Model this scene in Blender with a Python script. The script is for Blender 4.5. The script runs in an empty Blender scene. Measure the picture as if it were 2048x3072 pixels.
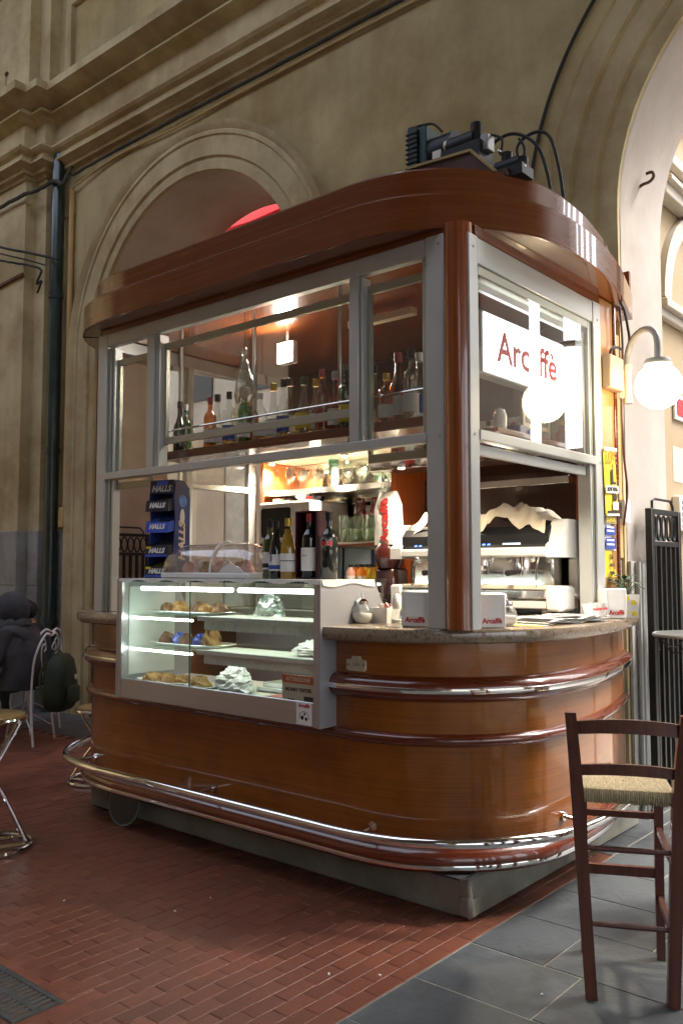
import bpy, bmesh, math, random
from math import sin, cos, pi, radians as R, sqrt, atan2, atan, hypot
from mathutils import Vector, Matrix
random.seed(11)
SC = bpy.context.scene
COL = SC.collection

# ------------------------------------------------------------------ camera, sky, sun, exposure
cam = bpy.data.objects.new('camera', bpy.data.cameras.new('camera')); COL.objects.link(cam)
cam.data.sensor_fit = 'VERTICAL'; cam.data.sensor_height = 36; cam.data.lens = 36*2600/3072
cam.location = (0, 0, 1.38); cam.rotation_euler = (pi/2 + atan(179/2600), 0, R(40.4))
cam.data.clip_end = 500; cam.data.clip_start = 0.05
SC.camera = cam
W = bpy.data.worlds.new('World'); SC.world = W; W.use_nodes = True
nt = W.node_tree; bg = nt.nodes['Background']
sky = nt.nodes.new('ShaderNodeTexSky'); sky.sky_type = 'NISHITA'; sky.sun_disc = False
sky.sun_elevation = R(52); sky.sun_rotation = R(40); sky.air_density = 1.0; sky.dust_density = 4.0; sky.ozone_density = 1.0
hsv = nt.nodes.new('ShaderNodeHueSaturation'); hsv.inputs['Saturation'].default_value = .48   # pale overcast sky
nt.links.new(sky.outputs[0], hsv.inputs['Color']); nt.links.new(hsv.outputs[0], bg.inputs[0]); bg.inputs[1].default_value = 0.13
sun = bpy.data.objects.new('sun', bpy.data.lights.new('sun', 'SUN')); COL.objects.link(sun)
sun.data.energy = .5; sun.data.angle = R(12); sun.data.color = (1, .95, .88)
sd = Vector((sin(R(40))*cos(R(52)), cos(R(40))*cos(R(52)), sin(R(52))))
sun.rotation_euler = sd.to_track_quat('Z', 'Y').to_euler()
SC.view_settings.view_transform = 'Standard'; SC.view_settings.look = 'None'
SC.view_settings.exposure = 2.8; SC.view_settings.gamma = 1.0
SC.render.engine = 'CYCLES'
SC.cycles.transparent_max_bounces = 32; SC.cycles.max_bounces = 10; SC.cycles.diffuse_bounces = 5
SC.cycles.glossy_bounces = 4; SC.cycles.caustics_reflective = False; SC.cycles.caustics_refractive = False
SC.cycles.use_denoising = True; SC.cycles.sample_clamp_indirect = 6.0

# ------------------------------------------------------------------ helpers
class MB:
    def __init__(s): s.v = []; s.f = []; s.m = []; s.cur = 0
    def add(s, vs, fs):
        n = len(s.v); s.v += [tuple(p) for p in vs]
        for f in fs: s.f.append(tuple(n+i for i in f)); s.m.append(s.cur)
        return s
    def box(s, x0, x1, y0, y1, z0, z1, b=0.0):
        if b <= 0:
            vs = [(x, y, z) for z in (z0, z1) for y in (y0, y1) for x in (x0, x1)]
            return s.add(vs, [(0,2,3,1),(4,5,7,6),(0,1,5,4),(2,6,7,3),(0,4,6,2),(1,3,7,5)])
        vs = []; idx = {}
        for i, x in enumerate((x0, x1)):
            for j, y in enumerate((y0, y1)):
                for k, z in enumerate((z0, z1)):
                    dx = b if i == 0 else -b; dy = b if j == 0 else -b; dz = b if k == 0 else -b
                    idx[i,j,k,0] = len(vs); vs.append((x, y+dy, z+dz))
                    idx[i,j,k,1] = len(vs); vs.append((x+dx, y, z+dz))
                    idx[i,j,k,2] = len(vs); vs.append((x+dx, y+dy, z))
        q = lambda *a: tuple(idx[t] for t in a)
        fs = []
        for i in (0, 1): fs.append(q((i,0,0,0),(i,0,1,0),(i,1,1,0),(i,1,0,0)))
        for j in (0, 1): fs.append(q((0,j,0,1),(0,j,1,1),(1,j,1,1),(1,j,0,1)))
        for k in (0, 1): fs.append(q((0,0,k,2),(0,1,k,2),(1,1,k,2),(1,0,k,2)))
        for i in (0, 1):
            for j in (0, 1): fs.append(q((i,j,0,0),(i,j,1,0),(i,j,1,1),(i,j,0,1)))
            for k in (0, 1): fs.append(q((i,0,k,0),(i,1,k,0),(i,1,k,2),(i,0,k,2)))
        for j in (0, 1):
            for k in (0, 1): fs.append(q((0,j,k,1),(1,j,k,1),(1,j,k,2),(0,j,k,2)))
        for i in (0, 1):
            for j in (0, 1):
                for k in (0, 1): fs.append(q((i,j,k,0),(i,j,k,1),(i,j,k,2)))
        return s.add(vs, fs)
    def prism(s, pts, z0, z1):
        n = len(pts); vs = [(p[0], p[1], z0) for p in pts] + [(p[0], p[1], z1) for p in pts]
        fs = [tuple(range(n))[::-1], tuple(range(n, 2*n))] + [(i, (i+1) % n, n+(i+1) % n, n+i) for i in range(n)]
        return s.add(vs, fs)
    def prism_ax(s, pts, a0, a1, ax):
        """polygon in the plane normal to ax (x: (y,z); y: (x,z)), extruded a0..a1"""
        n = len(pts)
        mk = (lambda p, a: (a, p[0], p[1])) if ax == 'x' else (lambda p, a: (p[0], a, p[1]))
        vs = [mk(p, a0) for p in pts] + [mk(p, a1) for p in pts]
        fs = [tuple(range(n))[::-1], tuple(range(n, 2*n))] + [(i, (i+1) % n, n+(i+1) % n, n+i) for i in range(n)]
        return s.add(vs, fs)
    def lathe(s, prof, c=(0, 0, 0), n=16, cap=True, sx=1, sy=1):
        vs = []; fs = []
        for (r, z) in prof:
            for i in range(n):
                a = 2*pi*i/n; vs.append((c[0]+r*cos(a)*sx, c[1]+r*sin(a)*sy, c[2]+z))
        m = len(prof)
        for k in range(m-1):
            for i in range(n):
                j = (i+1) % n; fs.append((k*n+i, k*n+j, (k+1)*n+j, (k+1)*n+i))
        if cap:
            fs.append(tuple(range(n))[::-1]); fs.append(tuple((m-1)*n+i for i in range(n)))
        return s.add(vs, fs)
    def tube(s, pts, r, n=8, closed=False, cap=True):
        P = [Vector(p) for p in pts]; m = len(P)
        rr = r if isinstance(r, (list, tuple)) else [r]*m
        vs = []; fs = []; prevN = None
        for i in range(m):
            if closed: t = P[(i+1) % m]-P[(i-1) % m]
            else: t = P[min(i+1, m-1)]-P[max(i-1, 0)]
            t.normalize()
            if prevN is None:
                a = Vector((0, 0, 1)) if abs(t.z) < .9 else Vector((1, 0, 0))
                N = t.cross(a).normalized()
            else:
                N = prevN - t*prevN.dot(t); N.normalize()
            prevN = N; B = t.cross(N)
            for k in range(n):
                a = 2*pi*k/n; q = P[i]+(N*cos(a)+B*sin(a))*rr[i]; vs.append(tuple(q))
        for i in range(m if closed else m-1):
            for k in range(n):
                k2 = (k+1) % n; i2 = (i+1) % m
                fs.append((i*n+k, i*n+k2, i2*n+k2, i2*n+k))
        if not closed and cap:
            fs.append(tuple(range(n))[::-1]); fs.append(tuple((m-1)*n+k for k in range(n)))
        return s.add(vs, fs)
    def cyl(s, a, b, r, n=12, r2=None): return s.tube([a, b], [r, r if r2 is None else r2], n)
    def ball(s, c, r, n=16, m=10, sx=1, sy=1, sz=1):
        prof = [(max(1e-4, r*sin(pi*k/m)), -r*cos(pi*k/m)*sz) for k in range(m+1)]
        return s.lathe(prof, c, n, True, sx, sy)
    def grid(s, rows, closed=False):
        m = len(rows); n = len(rows[0]); vs = [p for r in rows for p in r]; fs = []
        for i in range(m-1):
            for k in range(n if closed else n-1):
                k2 = (k+1) % n; fs.append((i*n+k, i*n+k2, (i+1)*n+k2, (i+1)*n+k))
        return s.add(vs, fs)
    def bar(s, a, b, w, h, up=(0, 0, 1)):
        a = Vector(a); b = Vector(b); t = (b-a).normalized(); u = Vector(up); u = (u - t*u.dot(t))
        if u.length < 1e-4: u = Vector((1, 0, 0)) - t*t.x
        u.normalize(); n = t.cross(u)
        vs = [a+n*w*i/2+u*h*j/2 for i, j in ((-1,-1),(1,-1),(1,1),(-1,1))] + [b+n*w*i/2+u*h*j/2 for i, j in ((-1,-1),(1,-1),(1,1),(-1,1))]
        return s.add([tuple(v) for v in vs], [(3,2,1,0),(4,5,6,7),(0,1,5,4),(1,2,6,5),(2,3,7,6),(3,0,4,7)])
    def mesh(s, name, smooth=True, ang=38, off=None):
        me = bpy.data.meshes.new(name)
        vs = s.v if off is None else [(v[0]-off[0], v[1]-off[1], v[2]-off[2]) for v in s.v]
        me.from_pydata(vs, [], s.f); me.validate()
        bm = bmesh.new(); bm.from_mesh(me); bmesh.ops.recalc_face_normals(bm, faces=bm.faces); bm.to_mesh(me); bm.free()
        if len(set(s.m)) > 1: me.polygons.foreach_set('material_index', s.m[:len(me.polygons)])
        if smooth:
            me.shade_smooth(); me.set_sharp_from_angle(angle=R(ang))
        return me
    def build(s, name, mat, parent=None, world=False, smooth=True, ang=38):
        off = None
        if world and parent is not None: off = wloc(parent)
        me = s.mesh(name, smooth, ang, off)
        for m_ in (mat if isinstance(mat, (list, tuple)) else [mat]): me.materials.append(m_)
        return link(name, me, parent)

def wloc(o):
    v = Vector(o.location)
    while o.parent: o = o.parent; v += Vector(o.location)
    return v
def link(name, me, parent=None):
    o = bpy.data.objects.new(name, me); COL.objects.link(o); o.parent = parent; return o
def tag(o, label, cat=None, group=None, kind=None):
    if label: o['label'] = label
    if cat: o['category'] = cat
    if group: o['group'] = group
    if kind: o['kind'] = kind
    return o
def thing(name, label, cat, loc=(0, 0, 0), rz=0, group=None):
    o = bpy.data.objects.new(name, None); COL.objects.link(o); o.empty_display_size = .1
    o.location = loc; o.rotation_euler = (0, 0, rz)
    return tag(o, label, cat, group)
def copy_tree(o, parent=None, loc=None, rz=None, label=None):
    c = o.copy(); COL.objects.link(c); c.parent = parent
    if loc is not None: c.location = loc
    if rz is not None: c.rotation_euler = (0, 0, rz)
    if label: c['label'] = label
    for ch in [k for k in bpy.data.objects if k.parent == o]: copy_tree(ch, c)
    return c
def structure(o): o['kind'] = 'structure'; return o

# ------------------------------------------------------------------ materials
MATS = {}
def nodes(name):
    m = bpy.data.materials.new(name); m.use_nodes = True; MATS[name] = m
    t = m.node_tree; return m, t, t.nodes['Principled BSDF'], t.links
def pm(name, col, rough=.5, metal=0., var=.12, scale=6., stretch=(1,1,1), bump=0., bscale=60., coat=0., crough=.08, cior=1.5, spec=.5, col2=None, detail=5., emit=None, estr=0., alpha=1., trans=0., rnd=0., dirt=None, dirtscale=1.5, streak=None):
    m, t, b, L = nodes(name)
    N = t.nodes.new
    tc = N('ShaderNodeTexCoord'); mp = N('ShaderNodeMapping'); mp.inputs['Scale'].default_value = stretch
    L.new(tc.outputs['Object'], mp.inputs[0])
    no = N('ShaderNodeTexNoise'); no.inputs['Scale'].default_value = scale; no.inputs['Detail'].default_value = detail
    L.new(mp.outputs[0], no.inputs['Vector'])
    rp = N('ShaderNodeValToRGB'); c2 = col2 or tuple(min(1, c*(1+var)) for c in col); c1 = tuple(c*(1-var) for c in col)
    rp.color_ramp.elements[0].position = .3; rp.color_ramp.elements[1].position = .7
    rp.color_ramp.elements[0].color = (*c1, 1); rp.color_ramp.elements[1].color = (*c2, 1)
    L.new(no.outputs['Fac'], rp.inputs[0]); out = rp.outputs[0]
    if dirt:
        n2 = N('ShaderNodeTexNoise'); n2.inputs['Scale'].default_value = dirtscale; n2.inputs['Detail'].default_value = 8; n2.inputs['Roughness'].default_value = .65
        L.new(tc.outputs['Object'], n2.inputs['Vector'])
        r2 = N('ShaderNodeValToRGB'); r2.color_ramp.elements[0].position = .42; r2.color_ramp.elements[1].position = .68
        r2.color_ramp.elements[0].color = (1,1,1,1); r2.color_ramp.elements[1].color = (*dirt, 1)
        mx = N('ShaderNodeMix'); mx.data_type = 'RGBA'; mx.blend_type = 'MULTIPLY'; mx.inputs[0].default_value = 1
        L.new(n2.outputs['Fac'], r2.inputs[0]); L.new(out, mx.inputs[6]); L.new(r2.outputs[0], mx.inputs[7]); out = mx.outputs[2]
    if streak:
        m3 = N('ShaderNodeMapping'); m3.inputs['Scale'].default_value = (3.2, 3.2, .22); L.new(tc.outputs['Object'], m3.inputs[0])
        n3 = N('ShaderNodeTexNoise'); n3.inputs['Scale'].default_value = 2.2; n3.inputs['Detail'].default_value = 7; n3.inputs['Roughness'].default_value = .7; L.new(m3.outputs[0], n3.inputs['Vector'])
        r3 = N('ShaderNodeValToRGB'); r3.color_ramp.elements[0].position = .45; r3.color_ramp.elements[1].position = .75
        r3.color_ramp.elements[0].color = (1,1,1,1); r3.color_ramp.elements[1].color = (*streak, 1); L.new(n3.outputs['Fac'], r3.inputs[0])
        x3 = N('ShaderNodeMix'); x3.data_type = 'RGBA'; x3.blend_type = 'MULTIPLY'; x3.inputs[0].default_value = 1
        L.new(out, x3.inputs[6]); L.new(r3.outputs[0], x3.inputs[7]); out = x3.outputs[2]
    if rnd:
        oi = N('ShaderNodeObjectInfo'); ge = N('ShaderNodeNewGeometry'); ad = N('ShaderNodeMath'); ad.operation = 'ADD'
        fr = N('ShaderNodeMath'); fr.operation = 'FRACT'
        L.new(oi.outputs['Random'], ad.inputs[0]); L.new(ge.outputs['Random Per Island'], ad.inputs[1]); L.new(ad.outputs[0], fr.inputs[0])
        mr = N('ShaderNodeMapRange'); mr.inputs['To Min'].default_value = 1-rnd; mr.inputs['To Max'].default_value = 1+rnd
        L.new(fr.outputs[0], mr.inputs[0])
        hs = N('ShaderNodeHueSaturation'); L.new(mr.outputs[0], hs.inputs['Value']); L.new(out, hs.inputs['Color']); out = hs.outputs[0]
    L.new(out, b.inputs['Base Color'])
    mr2 = N('ShaderNodeMapRange'); mr2.inputs['To Min'].default_value = max(0, rough*.85); mr2.inputs['To Max'].default_value = min(1, rough*1.2)
    L.new(no.outputs['Fac'], mr2.inputs[0]); L.new(mr2.outputs[0], b.inputs['Roughness'])
    b.inputs['Metallic'].default_value = metal; b.inputs['Specular IOR Level'].default_value = spec
    b.inputs['Coat Weight'].default_value = coat; b.inputs['Coat Roughness'].default_value = crough; b.inputs['Coat IOR'].default_value = cior
    b.inputs['Transmission Weight'].default_value = trans; b.inputs['Alpha'].default_value = alpha
    if emit: b.inputs['Emission Color'].default_value = (*emit, 1); b.inputs['Emission Strength'].default_value = estr
    if bump:
        nb = N('ShaderNodeTexNoise'); nb.inputs['Scale'].default_value = bscale; nb.inputs['Detail'].default_value = 6
        L.new(mp.outputs[0], nb.inputs['Vector']); bp = N('ShaderNodeBump'); bp.inputs['Strength'].default_value = bump; bp.inputs['Distance'].default_value = .01
        L.new(nb.outputs['Fac'], bp.inputs['Height']); L.new(bp.outputs[0], b.inputs['Normal'])
    return m
def glass(name, tint=(1, 1, 1), refl=1.0, f0=.045, rough=.0, milk=0.0):
    m, t, b, L = nodes(name); N = t.nodes.new; t.nodes.remove(b)
    o = t.nodes['Material Output']
    lw = N('ShaderNodeLayerWeight'); lw.inputs[0].default_value = .5
    pw = N('ShaderNodeMath'); pw.operation = 'POWER'; pw.inputs[1].default_value = 4.5; L.new(lw.outputs['Facing'], pw.inputs[0])
    ma = N('ShaderNodeMath'); ma.operation = 'MULTIPLY_ADD'; ma.inputs[1].default_value = (1-f0)*.9*refl; ma.inputs[2].default_value = f0*refl; L.new(pw.outputs[0], ma.inputs[0])
    tr = N('ShaderNodeBsdfTransparent'); tr.inputs[0].default_value = (*tint, 1)
    gl = N('ShaderNodeBsdfGlossy'); gl.inputs['Roughness'].default_value = rough; gl.inputs[0].default_value = (1,1,1,1)
    base = tr.outputs[0]
    if milk:
        df = N('ShaderNodeBsdfDiffuse'); df.inputs[0].default_value = (.8, .8, .8, 1); m1 = N('ShaderNodeMixShader')
        no = N('ShaderNodeTexNoise'); no.inputs['Scale'].default_value = 3; no.inputs['Detail'].default_value = 6
        mm = N('ShaderNodeMath'); mm.operation = 'MULTIPLY'; mm.inputs[1].default_value = milk*2; L.new(no.outputs['Fac'], mm.inputs[0]); L.new(mm.outputs[0], m1.inputs[0])
        L.new(tr.outputs[0], m1.inputs[1]); L.new(df.outputs[0], m1.inputs[2]); base = m1.outputs[0]
    mx = N('ShaderNodeMixShader'); L.new(ma.outputs[0], mx.inputs[0]); L.new(base, mx.inputs[1]); L.new(gl.outputs[0], mx.inputs[2]); L.new(mx.outputs[0], o.inputs[0])
    return m
def emis(name, col, s):
    m, t, b, L = nodes(name); t.nodes.remove(b); e = t.nodes.new('ShaderNodeEmission'); e.inputs[0].default_value = (*col, 1); e.inputs[1].default_value = s
    L.new(e.outputs[0], t.nodes['Material Output'].inputs[0]); return m

def ramp_mat(name, stops, scale, rough=.3, kind='noise', detail=8, coat=0, spec=.5, bump=0):
    m, t, b, L = nodes(name); N = t.nodes.new
    tc = N('ShaderNodeTexCoord')
    if kind == 'noise':
        x = N('ShaderNodeTexNoise'); x.inputs['Scale'].default_value = scale; x.inputs['Detail'].default_value = detail; x.inputs['Roughness'].default_value = .7; o = x.outputs['Fac']
    else:
        x = N('ShaderNodeTexVoronoi'); x.inputs['Scale'].default_value = scale; o = x.outputs['Color']
    L.new(tc.outputs['Object'], x.inputs['Vector'])
    r = N('ShaderNodeValToRGB'); cr_ = r.color_ramp
    while len(cr_.elements) < len(stops): cr_.elements.new(.5)
    for e, (p, c) in zip(cr_.elements, stops): e.position = p; e.color = (*c, 1)
    L.new(o, r.inputs[0]); L.new(r.outputs[0], b.inputs['Base Color']); b.inputs['Roughness'].default_value = rough
    b.inputs['Coat Weight'].default_value = coat; b.inputs['Specular IOR Level'].default_value = spec
    if bump:
        bp = N('ShaderNodeBump'); bp.inputs['Strength'].default_value = bump; bp.inputs['Distance'].default_value = .005; L.new(o, bp.inputs['Height']); L.new(bp.outputs[0], b.inputs['Normal'])
    return m

PLASTER = pm('plaster', (.435, .35, .185), .85, var=.16, scale=1.3, bump=.35, bscale=25, dirt=(.62, .54, .44), dirtscale=.8, spec=.25, streak=(.90, .87, .83))
PLASTER2 = pm('plaster_trim', (.51, .42, .245), .8, var=.14, scale=2, bump=.35, bscale=30, dirt=(.66, .58, .48), dirtscale=1.6, spec=.25, streak=(.90, .87, .83))
PLASTERA = pm('plaster_pink', (.55, .47, .36), .85, var=.1, scale=1.6, bump=.2, bscale=25, dirt=(.75, .68, .6), dirtscale=1.2, spec=.25)
PLASTERP = pm('plaster_pale', (.42, .375, .335), .85, var=.10, scale=1.6, bump=.2, bscale=25, dirt=(.8, .76, .72), dirtscale=1.0, spec=.25, stretch=(1,1,.35))
DARKWALL = pm('dark_unseen_wall', (.075, .05, .03), .6, var=.3, scale=2)  # unseen facing wall coloured dark to weaken window reflections
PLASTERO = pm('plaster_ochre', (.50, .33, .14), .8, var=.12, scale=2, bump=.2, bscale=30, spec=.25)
PLASTERF = pm('plaster_far', (.36, .28, .18), .85, var=.08, scale=1.5, bump=.1, bscale=20, dirt=(.85, .82, .78), spec=.25)
TRIMF = pm('trim_far', (.45, .41, .35), .8, var=.06, scale=3, spec=.25)
STONE = pm('dado_stone', (.34, .33, .30), .6, var=.22, scale=2.5, stretch=(1.5,1.5,.6), bump=.15, bscale=30, dirt=(.6, .57, .52), dirtscale=2.2)
SLAB = pm('grey_slab', (.085, .094, .098), .55, var=.22, scale=7, bump=.25, bscale=45, rnd=.16, dirt=(.55, .55, .55), dirtscale=4.5)
MORT = pm('pale_grout', (.26, .25, .21), .9, var=.25, scale=20, bump=.3)
TILE = pm('red_tile', (.195, .066, .037), .40, var=.26, scale=9, bump=.25, bscale=70, rnd=.12, dirt=(.50, .40, .38), dirtscale=1.6)
TMORT = pm('tile_mortar', (.12, .060, .036), .9, var=.5, scale=3, dirt=(.5, .45, .4))
CEIL = pm('ceiling_plaster', (.22, .19, .14), .9, var=.08)
WOODB = pm('varnished_veneer', (.285, .088, .009), .32, var=.22, scale=3.0, stretch=(.5,.5,55), coat=.8, crough=.07, cior=1.45, spec=.3, detail=7, dirt=(.74, .70, .66), dirtscale=4.5)
WOODR = pm('mahogany_trim', (.125, .020, .005), .26, var=.25, scale=3.0, stretch=(.6,.6,30), coat=1, crough=.04, cior=1.5, detail=6)
WOODF = pm('mahogany_fascia', (.165, .042, .0075), .26, var=.10, scale=3.0, stretch=(.4,.4,26), coat=1, crough=.04, cior=1.45, spec=.3, detail=7)
WOODP = pm('mahogany_post', (.25, .058, .011), .25, var=.2, scale=3, stretch=(30,30,.6), coat=.8, crough=.05)
WOODO = pm('orange_veneer', (.42, .10, .022), .35, var=.18, scale=3, stretch=(25,25,.7), coat=.5)
WOODD = pm('dark_panel', (.06, .018, .010), .35, var=.2, scale=3, stretch=(20,20,.7), coat=.4)
WOODC = pm('chair_wood', (.105, .032, .020), .38, var=.28, scale=3, stretch=(22,22,1.2), coat=.35, crough=.2, bump=.08, bscale=30)
ALU = pm('anodised_aluminium', (.50, .515, .505), .42, metal=.4, var=.06, scale=4, bump=.03)
ALUD = pm('olive_aluminium', (.40, .40, .33), .42, metal=.55, var=.08, scale=4)
STEEL = pm('brushed_steel', (.52, .53, .54), .32, metal=.85, var=.05, scale=5, stretch=(.6, .6, 30))
STEELM = pm('satin_steel_side', (.40, .405, .43), .45, metal=.55, var=.05, scale=5)
CHROME = pm('chrome', (.82, .82, .82), .07, metal=1, var=.03)
CONC = pm('plinth_concrete', (.27, .26, .215), .85, var=.18, scale=5, bump=.35, bscale=40, dirt=(.6, .58, .5), dirtscale=3)
GRAN = ramp_mat('granite', [(.30, (.05, .04, .033)), (.42, (.17, .13, .09)), (.5, (.27, .20, .13)), (.58, (.21, .18, .15)), (.72, (.42, .35, .27))], 70, .12, coat=.4)
PANE = glass('window_glass', (.95, .95, .93), 1.0, .036, 0, .010)
CGLASS = glass('case_glass', (.93, .965, .95), 1.0, .05)
SHELFG = glass('shelf_glass', (.84, .95, .90), 1.0, .06)
CLEAR = glass('clear_glass', (.90, .92, .90), 1.3, .07)
GREENG = glass('green_glassware', (.90, .95, .86), 1.5, .09)
DOMEP = glass('clear_plastic', (.84, .80, .79), 1.4, .08, .04, .07)
POLY = glass('polythene', (.80, .82, .82), 2.2, .12, .12, .06)
WHITE = pm('white_enamel', (.72, .71, .69), .30, var=.03, coat=.2)
CREAM = pm('cream_plastic', (.66, .58, .46), .35, var=.05)
PAPER = pm('white_paper', (.74, .73, .70), .8, var=.05, scale=12, bump=.2, bscale=40)
LACE = pm('lace_paper', (.66, .65, .60), .85, var=.08, scale=40)
PORC = pm('white_porcelain', (.72, .70, .67), .15, var=.02, coat=.5)
BLACK = pm('black_plastic', (.014, .014, .016), .5, var=.2, spec=.3)
IRON = pm('black_iron', (.018, .017, .016), .45, metal=.3, var=.3, scale=14, bump=.15)
RUBBER = pm('dark_rubber', (.02, .02, .02), .7)
PIPE = pm('green_black_pipe', (.022, .038, .034), .30, var=.35, scale=4, coat=.4, bump=.05)
RED = pm('red_plastic', (.42, .012, .02), .3, var=.08, coat=.3)
REDCLOTH = pm('red_canvas', (.55, .010, .016), .8, var=.1, scale=3, bump=.1)
_t = REDCLOTH.node_tree; _tr = _t.nodes.new('ShaderNodeBsdfTranslucent'); _tr.inputs[0].default_value = (.85, .02, .03, 1); _mx = _t.nodes.new('ShaderNodeMixShader'); _mx.inputs[0].default_value = .25
_t.links.new(_t.nodes['Principled BSDF'].outputs[0], _mx.inputs[1]); _t.links.new(_tr.outputs[0], _mx.inputs[2]); _t.links.new(_mx.outputs[0], _t.nodes['Material Output'].inputs[0])
MAGENTA = glass('magenta_plastic', (.72, .05, .16), .9, .06, .05, .12)
REDINK = pm('red_ink', (.48, .03, .03), .6, var=.04)
BLUEINK = pm('blue_ink', (.03, .07, .36), .5, var=.1)
YEL = pm('yellow_print', (.72, .56, .03), .6, var=.05)
BLACKINK = pm('black_ink', (.02, .02, .02), .6)
NAVY = pm('navy_card', (.018, .032, .15), .35, var=.3, scale=9, coat=.3)
CANDYB = pm('blue_candy_box', (.04, .10, .52), .35, var=.35, scale=14, coat=.3)
CANDYK = pm('black_candy_box', (.014, .016, .028), .35, var=.4, scale=14, coat=.3)
SILVER = pm('silver_print', (.45, .46, .50), .35, metal=.4)
WINEK = pm('dark_wine_glass', (.008, .010, .008), .06, var=.1, coat=.8, crough=.02)
WINEG = pm('green_wine_glass', (.06, .075, .010), .08, var=.3, coat=.8, crough=.02)
WINEY = pm('amber_wine_glass', (.30, .17, .015), .08, var=.3, coat=.8, crough=.02)
BURG = pm('burgundy_box', (.045, .006, .012), .4, var=.2)
GOLD = pm('gold_foil', (.55, .38, .06), .35, metal=.6)
LIQ = {k: glass('liquor_'+k, c, 1.4, .07) for k, c in dict(amber=(.72,.36,.08), green=(.20,.46,.16), brown=(.34,.16,.07), orange=(.88,.46,.12), red=(.66,.14,.08), pale=(.88,.86,.74), blue=(.2,.35,.75), gold=(.86,.68,.26)).items()}
LIQ['black'] = pm('liquor_black', (.01, .01, .01), .08, coat=.8)
JUICE = {k: pm('juice_'+k, c, .2, var=.2, coat=.5) for k, c in dict(pale=(.62,.36,.28), orange=(.70,.22,.02), gold=(.72,.48,.05), amber=(.45,.18,.02)).items()}
PASTRY = ramp_mat('baked_pastry', [(.3, (.13, .05, .012)), (.5, (.36, .18, .045)), (.7, (.58, .38, .14))], 30, .6, bump=.6)
PASTRY2 = ramp_mat('chocolate_pastry', [(.3, (.06, .025, .012)), (.55, (.20, .09, .035)), (.75, (.42, .24, .09))], 26, .55, bump=.6)
STRAW = pm('woven_straw', (.43, .35, .21), .85, var=.35, scale=5, stretch=(55, 5, 5), bump=.8, bscale=12)
JACKET = pm('grey_jacket', (.045, .045, .055), .85, var=.3, scale=9, bump=.9, bscale=9)
JACKET2 = pm('dark_teal_jacket', (.016, .028, .034), .85, var=.3, scale=9, bump=.8, bscale=9)
JEANS = pm('dark_trousers', (.02, .028, .035), .85, var=.25, scale=12)
SKIN = pm('skin', (.45, .27, .19), .55, var=.06)
GREENBAG = pm('dark_green_nylon', (.020, .032, .014), .7, var=.35, scale=9, bump=.3, bscale=18)
WHITEIRON = pm('white_painted_iron', (.76, .75, .72), .45, var=.12, scale=20)
LINEN = pm('cream_linen', (.66, .58, .45), .9, var=.12, scale=10, bump=.4, bscale=40)
LEAF = pm('leaf', (.045, .085, .035), .5, var=.3)
GREYMET = pm('galvanised_conduit', (.36, .36, .35), .5, metal=.4, var=.15)
BLUEPIPE = pm('dark_coil', (.03, .05, .055), .5, metal=.4, var=.3, scale=12)
LAMPGREY = pm('lamp_arm_grey', (.33, .32, .30), .45, var=.08)
JBOX = pm('beige_box', (.50, .36, .24), .6, var=.05)
MIRROR = pm('mirror', (.72, .78, .74), .02, metal=1, var=.01)
GLOBE_E = emis('globe_light', (1, .80, .50), 4.5)
TUBE_E = emis('tube_light', (.96, 1, .95), 3.0)
SIGN_E = emis('sign_light', (.92, .97, 1.0), 1.2)
SPOT_E = emis('spot_light', (1, .78, .5), 22.0)
LCD_E = emis('screen_glow', (.55, .8, 1), 1.3)
BLUE_E = emis('blue_led', (.1, .2, 1), .8)

# ------------------------------------------------------------------ ground and floors
g = MB().box(-60, 60, -60, 60, -.40, -.05).build('ground', pm('far_paving', (.40, .38, .34), .8, var=.15), smooth=False); structure(g)
# red brick tiles run along Y, joints every 69 mm / 142 mm; grey slabs along X
XB = -1.80; YS = 4.15
redf = MB().box(-16, XB, -6, YS, -.045, -.0032).build('red_floor', TMORT, smooth=False); structure(redf)
greyf = MB().box(XB, 7.5, -6, 5.6, -.045, -.0028).box(-16, XB, YS, 5.6, -.045, -.0028).build('grey_floor', MORT, smooth=False); structure(greyf)
def campx(x, y, z):
    hx, hy = -sin(R(40.4)), cos(R(40.4)); p = atan(179/2600)
    d0 = x*hx+y*hy; r = x*hy - y*hx; dz = z-1.38
    d = d0*cos(p)+dz*sin(p); u = -d0*sin(p)+dz*cos(p)
    if d < .1: return None
    return 1024+2600*r/d, 1536-2600*u/d, d
TW, TL = .069, .142
def tile_mb(w, l, b, h):
    return MB().add([(-w/2, -l/2, -h), (w/2, -l/2, -h), (w/2, l/2, -h), (-w/2, l/2, -h), (-w/2, -l/2, -b), (w/2, -l/2, -b), (w/2, l/2, -b), (-w/2, l/2, -b),
                     (-w/2+b, -l/2+b, 0), (w/2-b, -l/2+b, 0), (w/2-b, l/2-b, 0), (-w/2+b, l/2-b, 0)],
                    [(8,9,10,11)] + [(4+i, 4+(i+1) % 4, 8+(i+1) % 4, 8+i) for i in range(4)] + [(i, (i+1) % 4, 4+(i+1) % 4, 4+i) for i in range(4)])
tme = tile_mb(TW-.003, TL-.003, .0012, .02).mesh('tile', smooth=False); tme.materials.append(TILE)
cells = []
nx = int((9+XB)/TW)
for i in range(nx):
    x = XB - TW*(i+.5)
    if x < -9: break
    for j in range(28):
        y = YS - TL*(j+.5) - (TL/2 if i % 2 else 0)
        if y-TL/2 < .2: continue
        if -2.545-.42 < x < -2.545+.06 and 1.39 < y < 1.70: pass
        q = campx(x, y, 0); vis = False
        if q and 0 < q[0] < 2048 and q[1] < 3072:
            under = (-4.7 < x and y > 2.95)
            vis = not under
        cells.append((0 if vis else 1, q[2] if q else 99, x, y))
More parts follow.
